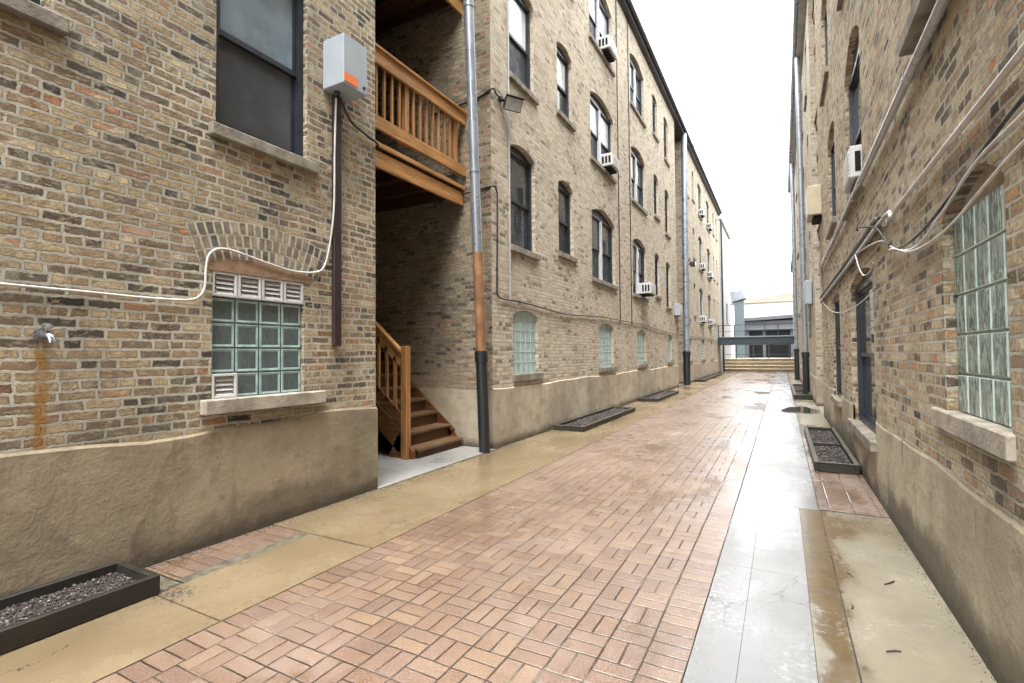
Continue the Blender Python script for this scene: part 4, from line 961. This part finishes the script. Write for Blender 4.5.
# ------------------------------------------------------------------ pipes and wires on the right wall
m = MB(); m.tube([(XR-.042, -8, 3.35), (XR-.042, 12.6, 3.35), (XR-.042, 12.75, 3.31), (XR-.042, 12.8, 2.75)], .030, 12)
for k in range(5): m.tube([(XR-.042, 1.2+k*3., 3.35), (XR-.042, 1.26+k*3., 3.35)], .036, 12)
tag(m.build('conduit', 'galv_pipe'), 'thick metal conduit running under the upper sills of the near right wall', 'conduit', 'metal conduits along the right wall')
m = MB(); m.tube([(XR-.03, -8, 2.59), (XR-.03, 4.80, 2.60), (XR-.03, 4.90, 2.575), (XR-.03, 5.0, 2.58), (XR-.03, 5.08, 2.645), (XR-.03, 5.3, 2.66), (XR-.03, 9., 2.65), (XR-.03, 13.4, 2.66)], .016, 8)
for k in range(12): m.box(XR-.03, XR+.002, 1.2+k*1.05, 1.225+k*1.05, 2.60, 2.665 if k > 3 else 2.615)
tag(m.build('conduit', 'cable'), 'thin pale conduit with a small jog running above the right glass block window', 'conduit', 'metal conduits along the right wall')
m = MB(); m.tube([(XR-.03, 5.55, 2.70), (XR-.03, 5.7, 2.735), (XR-.03, 9., 2.72), (XR-.03, 13.45, 2.74)], .020, 8); m.tube([(XR-.03, 5.6, 2.62), (XR-.03, 9., 2.60), (XR-.03, 13.45, 2.62)], .012, 8)
tag(m.build('cable', 'black'), 'pair of black cables running beside the pale conduit along the right wall', 'cable', 'cables strung on the walls')
def wire(pts, r, mat, label, dx=.03):
    m = MB(); m.tube([(XR-(p[2] if len(p) > 2 else dx), p[0], p[1]) for p in pts], r, 7, 0, True, 6)
    tag(m.build('cable', mat), label, 'cable', 'cables strung on the walls')
wire([(-8, 2.6), (0., 2.46), (2.2, 2.37), (2.95, 2.36), (3.5, 2.27), (4.1, 2.19), (4.6, 2.24), (5.0, 2.34), (5.35, 2.46), (6.0, 2.55), (7.1, 2.65)], .008, 'cable', 'white cable sagging past the arch of the right glass block window up to the conduit', .035)
wire([(1.0, 2.34), (2.4, 2.25), (2.8, 2.21), (3.3, 2.15), (3.8, 2.14), (4.3, 2.18), (4.75, 2.28), (5.0, 2.32)], .007, 'cable', 'thin white cable drooping across the top of the right glass block window', .05)
wire([(-2., 2.62), (1.5, 2.47), (2.6, 2.42), (3.3, 2.33), (3.9, 2.27), (4.4, 2.26), (4.9, 2.30)], .009, 'black', 'black cable draped over the arch of the right glass block window', .03)
wire([(5.0, 2.36), (5.25, 2.48), (5.6, 2.63), (5.9, 2.71, .1), (6.15, 2.76, .13), (6.2, 2.74, .12)], .009, 'black', 'short black cable end sticking out from the right wall below the conduit', .05)
wire([(7.1, 2.64), (6.85, 2.46), (6.55, 2.33), (6.25, 2.29), (6.0, 2.30), (5.85, 2.35)], .007, 'cable', 'white cable end hanging in a loop over the dark right window', .045)
wire([(13.0, 2.62), (11.6, 2.36), (10.3, 2.19), (9.2, 2.10), (8.2, 2.06), (7.2, 2.05), (6.4, 2.07), (5.9, 2.12)], .006, 'cable', 'thin white wire sagging across the two narrow dark windows on the right', .03)
jb = thing('utility_box', 'bluish grey utility box between the right porch recess and the nearer downspout', 'utility box', (XR, 17.3, 3.))
m = MB(); m.box(XR-.20, XR-.022, 17.0, 17.7, 2.9, 3.6, 0, .012); m.build('case', 'boxgrey', jb)
m = MB(); m.tube([(XR-.08, 17.3, 2.9), (XR-.08, 17.3, 1.9)], .03, 8); m.build('pipe', 'conduit', jb)

# ------------------------------------------------------------------ planters
def stones(name, label, x0, x1, y0, y1, z, cnt, s0, s1, seed):
    rr = random.Random(seed); mb = MB()
    phi = [(1, 0, 0), (-1, 0, 0), (0, 1, 0), (0, -1, 0), (0, 0, 1), (0, 0, -1)]
    T = [(0, 2, 4), (2, 1, 4), (1, 3, 4), (3, 0, 4), (2, 0, 5), (1, 2, 5), (3, 1, 5), (0, 3, 5)]
    for _ in range(cnt):
        s = rr.uniform(s0, s1); a = rr.random()*6.28; c, d = math.cos(a), math.sin(a)
        cx, cy, cz = rr.uniform(x0+s, x1-s), rr.uniform(y0+s, y1-s), z+rr.uniform(-.3, .8)*s
        vs = []
        for p in phi:
            q = [p[0]*s*rr.uniform(.7, 1.3), p[1]*s*rr.uniform(.6, 1.1), p[2]*s*rr.uniform(.4, .8)]
            q[0] += rr.uniform(-.25, .25)*s; q[1] += rr.uniform(-.25, .25)*s
            vs.append((cx+q[0]*c-q[1]*d, cy+q[0]*d+q[1]*c, cz+q[2]))
        mb.idx(vs, T, 1 if rr.random() < .14 else 0)
    mb.face([(x0, y0, z-.004), (x1, y0, z-.004), (x1, y1, z-.004), (x0, y1, z-.004)], 2)
    o = mb.build(name, ['gravel', 'gravel_pale', 'soil']); tag(o, label, 'gravel', None, 'stuff'); return o
GP = 'low timber planters along the walls'
def planter(label, x0, x1, y0, y1, h, th, gl, fill, div=None, n=1500, s=(.008, .016), seed=0, rim='planter_top'):
    p = thing('planter', label, 'planter', ((x0+x1)/2, (y0+y1)/2, 0), GP)
    m = MB(); e = .004
    m.box(x0, x0+th, y0, y1, e, h, 0, .005); m.build('side_board', 'planter', p); m = MB(); m.box(x1-th, x1, y0, y1, e, h, 0, .005); m.build('side_board', 'planter', p)
    m = MB(); m.box(x0+th, x1-th, y0, y0+th, e, h-.003, 0, .005); m.build('end_board', 'planter', p); m = MB(); m.box(x0+th, x1-th, y1-th, y1, e, h-.003, 0, .005); m.build('end_board', 'planter', p)
    if rim:
        m = MB()
        for a, b in ((x0-.006, x0+th+.004), (x1-th-.004, x1+.006)): m.box(a, b, y0-.004, y1+.004, h+.0005, h+.016, 0, .003)
        for a, b in ((y0-.004, y0+th), (y1-th, y1+.004)): m.box(x0+th+.005, x1-th-.005, a, b, h+.0005, h+.014, 0, .003)
        m.build('rim', rim, p)
    if div:
        m = MB(); m.box(x0+th, x1-th, div-th/2, div+th/2, e, h-.002, 0, .004); m.build('divider', 'planter', p)
    stones('gravel', gl, x0+th, x1-th, y0+th, y1-th, fill, n, s[0], s[1], seed)
planter('near left black timber planter at the foot of the brown rendered wall', -4.0, -3.50, -.6, 1.76, .125, .04, 'dark wet gravel filling the near left planter', .065, None, 3600, (.006, .014), 1, rim=None)
planter('long low timber planter against the cream building, nearer of the pair', -4.0, -3.36, 9.1, 12.9, .09, .05, 'dark soil and gravel in the nearer planter by the cream building', .05, None, 1500, (.012, .022), 2)
planter('low timber planter against the cream building, farther of the pair by the tall downspout', -4.0, -3.38, 15.6, 19.2, .09, .05, 'dark soil and gravel in the farther planter by the cream building', .05, None, 800, (.014, .024), 3)
planter('low planter at the foot of the far left building close to the steps', -4.0, -3.55, 27.2, 36.5, .10, .06, 'dark soil and gravel in the planter of the far left building', .06, None, 600, (.02, .03), 4)
planter('two compartment black timber planter under the dark window on the right', .33, .80, 7.35, 10.75, .11, .045, 'reddish brown gravel in the two compartment right planter', .055, 9.0, 2600, (.010, .020), 5)
planter('small two compartment planter round the foot of the nearer right downspout', .30, .79, 18.1, 24.2, .14, .06, 'dark gravel in the small planter by the right downspout', .07, 20.6, 700, (.014, .024), 6)
rg = random.Random(12); mb = MB()
def grain(x, y, z, q):
    a = rg.random()*6.28; c, d = math.cos(a)*q, math.sin(a)*q
    mb.idx([(x+c, y+d, z), (x-d*.8, y+c*.8, z), (x-c, y-d, z), (x+d*.7, y-c*.7, z), (x, y, z+q*.8)], [(0, 1, 4), (1, 2, 4), (2, 3, 4), (3, 0, 4)], rg.choice((0, 0, 1, 2)))
for _ in range(1100): grain(XL+.03+abs(rg.gauss(0, .05)), rg.uniform(1.8, 22), .001, rg.uniform(.003, .012))
for _ in range(600): grain(XR-.005-abs(rg.gauss(0, .03)), rg.gauss(rg.choice((3.4, 4.1, 5.2, 6.8, 9.)), .5), .001, rg.uniform(.0015, .005))
for _ in range(260): grain(rg.gauss(-3.42, .07), rg.gauss(1.80, .05), .001, rg.uniform(.002, .007))
for _ in range(200): grain(rg.uniform(-3.55, -2.85), 2.94+rg.gauss(0, .012), .001, rg.uniform(.002, .006))
for _ in range(220): grain(rg.uniform(-3.5, .8), rg.uniform(1.8, 9), .001, rg.uniform(.0015, .004))
for _ in range(200): grain(rg.uniform(.3, .8), 5.5+rg.gauss(0, .05), .001, rg.uniform(.002, .006))
tag(mb.build('grit', ['gravel', 'gravel_pale', 'soil']), 'fine grit and gravel washed along the wall feet and slab joints', 'grit', None, 'stuff')
rt = random.Random(4)
for i, (x, y, a, l, t) in enumerate(((.46, 3.12, .5, .075, 'dark broken twig lying alone on the sandy concrete near the right wall'), (.37, 4.05, 2.0, .06, 'pale bent twig on the brown stain of the right concrete'), (.33, 3.55, 1.5, .05, 'short twig beside the white crack in the right concrete'), (.58, 4.02, .9, .10, 'thin forked twig on the sandy concrete close to the right wall'))):
    m = MB(); dx, dy = math.cos(a)*l/2, math.sin(a)*l/2
    m.tube([(x-dx, y-dy, .006), (x+.006, y+.004, .009), (x+dx, y+dy, .006)], [.004, .0045, .003], 6)
    if i == 3: m.tube([(x, y, .008), (x+.03, y+.045, .008)], .0025, 6)
    tag(m.build('twig', 'twig' if i != 1 else 'gravel_pale'), t, 'twig', 'twigs on the concrete')

# ------------------------------------------------------------------ end of the alley
sx0, sx1, sy = -4.38, .84, 42.0
stp = thing('concrete_steps', 'four broad tan concrete steps closing the far end of the alley', 'steps', (-1.8, sy, 0))
for k in range(4):
    m = MB(); m.box(sx0, sx1, sy+.36*k, sy+4, .25*k-(0 if k else .02), .25*(k+1)-.045); m.build('riser', 'step_conc', stp)
    m = MB(); m.box(sx0, sx1, sy-.09+.36*k, sy+4, .25*(k+1)-.044, .25*(k+1), 0, .01); m.build('tread', 'step_conc', stp)
m = MB(); m.box(-14, 14, 45.6, 56, -.02, .985)
struct('terrace', m, 'porch_floor', 'raised pale concrete terrace beyond the steps', 'terrace')
br = thing('footbridge', 'dark steel footbridge with railing crossing the alley end above the steps', 'footbridge', (-1.8, 41, 2.))
by = 38.6
m = MB(); m.box(-4.03, .805, by, by+1.5, 2.03, 2.53, 0, .02); m.build('deck', 'steel_dark', br)
m = MB(); m.box(-4.03, .805, by-.05, by+1.55, 2.532, 2.62, 0, .01); m.build('deck_edge', 'steel_pale', br)
for x in (-3.98, -2.95, -1.02, -.22, .76):
    m = MB(); m.box(x-.03, x+.03, by+.05, by+.11, 2.62, 3.42); m.build('rail_post', 'steel_dark', br)
m = MB(); m.box(-4.03, .805, by+.055, by+.105, 3.40, 3.45); m.box(-4.03, .805, by+.065, by+.095, 2.98, 3.01); m.build('railing', 'steel_dark', br)
fe = thing('metal_fence', 'thin dark railing fence standing on the terrace under the footbridge', 'fence', (-1.8, 44, 1))
for x in (-4.2, -3.2, -2.0, -.9, .5):
    m = MB(); m.box(x-.035, x+.035, 43.7, 43.77, .98, 2.5); m.build('post', 'steel_dark', fe)
m = MB(); m.box(-4.3, .8, 43.71, 43.76, 2.42, 2.47); m.box(-4.3, .8, 43.71, 43.76, 1.3, 1.34); m.build('rail', 'steel_dark', fe)
ga = thing('garage_building', 'low grey building with dark openings behind the footbridge', 'building', (1, 53, 1))
m = MB(); m.box(-3.05, 9, 52, 62, .985, 3.6)
m.build('wall', 'garage', ga)
m = MB(); m.box(-3.1, 9, 51.8, 62.1, 3.6, 4.4); m.build('fascia', 'garage_band', ga)
m = MB()
v = [(-3.3, 51.4, 4.4), (9, 51.4, 4.9), (9, 62.4, 5.1), (-3.3, 62.4, 4.6)]
m.idx(v+[(a, b, c+.28) for a, b, c in v], [(3, 2, 1, 0), (4, 5, 6, 7), (0, 1, 5, 4), (1, 2, 6, 5), (2, 3, 7, 6), (3, 0, 4, 7)]); m.build('roof', 'garage', ga)
for a, b in ((-2.7, -1.55), (-1.3, .7), (.95, 3.), (3.4, 6.)):
    m = MB(); m.box(a, b, 51.96, 52.05, 1.0, 3.5); w_ = m.build('window', 'dark', ga)
    m = MB(); m.box(a+.06, b-.06, 51.95, 51.956, 1.06, 3.44); m.build('pane', 'dark', w_)
fw = thing('apartment_building', 'distant white building with a brown roof rising behind the low grey building', 'building', (2, 75, 0))
m = MB(); m.box(-6.5, 12, 70, 82, 0, 7.7); m.build('wall', 'farwhite', fw)
m = MB(); m.box(-1.9, 4.5, 69.2, 69.95, 0, 6.9); m.build('bay', 'fartan', fw)
m = MB(); v = [(-6.6, 69.8, 7.7), (12.1, 69.8, 7.7), (12.1, 82.2, 7.7), (-6.6, 82.2, 7.7)]
m.idx(v+[(-6.6, 69.8, 8.3), (-1., 69.8, 8.45), (.4, 69.8, 8.7), (12.1, 69.8, 8.5), (12.1, 82.2, 8.5), (.4, 82.2, 8.7), (-1., 82.2, 8.45), (-6.6, 82.2, 8.3)],
      [(0, 1, 7, 6, 5, 4), (2, 3, 11, 10, 9, 8), (4, 5, 10, 11), (5, 6, 9, 10), (6, 7, 8, 9), (1, 2, 8, 7), (3, 0, 4, 11)]); m.build('roof', 'farroof', fw)
du = thing('metal_duct', 'pale square metal duct with a slanted hood standing at the left behind the footbridge', 'duct', (-3.5, 47.5, 1))
m = MB(); m.box(-3.80, -2.98, 50.2, 51.0, .985, 6.3, 0, .02); m.build('shaft', 'steel_pale', du)
m = MB(); R_ = Matrix.Rotation(rad(-15), 3, 'Y'); rb(m, -.75, .42, -.5, .5, -.42, .42, (-3.35, 50.6, 6.75)); m.build('hood', 'galv', du)
m = MB(); rb(m, -.78, .44, -.52, .52, -.48, -.425, (-3.35, 50.6, 6.75)); rb(m, -.78, -.2, -.52, .52, .425, .48, (-3.35, 50.6, 6.75)); m.build('hood_trim', 'black', du)

# ------------------------------------------------------------------ camera
f = 500.; r, th, psi = rad(.5), rad(1.47), math.atan(.5397)
F0 = Vector((-math.sin(psi), math.cos(psi), 0)); R0 = Vector((math.cos(psi), math.sin(psi), 0)); Zv = Vector((0, 0, 1))
F = F0*math.cos(th)+Zv*math.sin(th); U0 = -F0*math.sin(th)+Zv*math.cos(th)
R = R0*math.cos(r)-U0*math.sin(r); U = R0*math.sin(r)+U0*math.cos(r)
cam = bpy.data.cameras.new('Camera'); co = bpy.data.objects.new('Camera', cam); C.objects.link(co)
M = Matrix((R, U, -F)).transposed().to_4x4(); M.translation = (0, 0, 1.5); co.matrix_world = M
cam.sensor_width = 36; cam.lens = f/1024*36; cam.clip_start = .05; cam.clip_end = 2000
S.camera = co

# ------------------------------------------------------------------ overcast daylight
EL, AZ = 70, 172          # high sun behind thick cloud
w = bpy.data.worlds.new('World'); S.world = w; w.use_nodes = True; nt = w.node_tree; bg = nt.nodes['Background']
sky = nt.nodes.new('ShaderNodeTexSky'); sky.sky_type = 'NISHITA'; sky.sun_disc = False
sky.sun_elevation = rad(EL); sky.sun_rotation = rad(AZ); sky.air_density = 1.2; sky.dust_density = 4.; sky.ozone_density = .6
hs = nt.nodes.new('ShaderNodeHueSaturation'); hs.inputs['Saturation'].default_value = .12
nt.links.new(sky.outputs[0], hs.inputs['Color']); nt.links.new(hs.outputs[0], bg.inputs[0]); bg.inputs[1].default_value = .15
sun = bpy.data.lights.new('Sun', 'SUN'); sun.energy = .5; sun.angle = rad(35); sun.color = (1, .97, .92)
so = bpy.data.objects.new('Sun', sun); C.objects.link(so)
a, e = rad(AZ), rad(EL)
sd = Vector((math.sin(a)*math.cos(e), math.cos(a)*math.cos(e), math.sin(e)))
so.rotation_euler = sd.to_track_quat('Z', 'Y').to_euler()
V = S.view_settings; V.view_transform = 'Standard'; V.look = 'None'; V.exposure = 3.08; V.gamma = 1
S.cycles.max_bounces = 8; S.cycles.diffuse_bounces = 5; S.cycles.glossy_bounces = 4
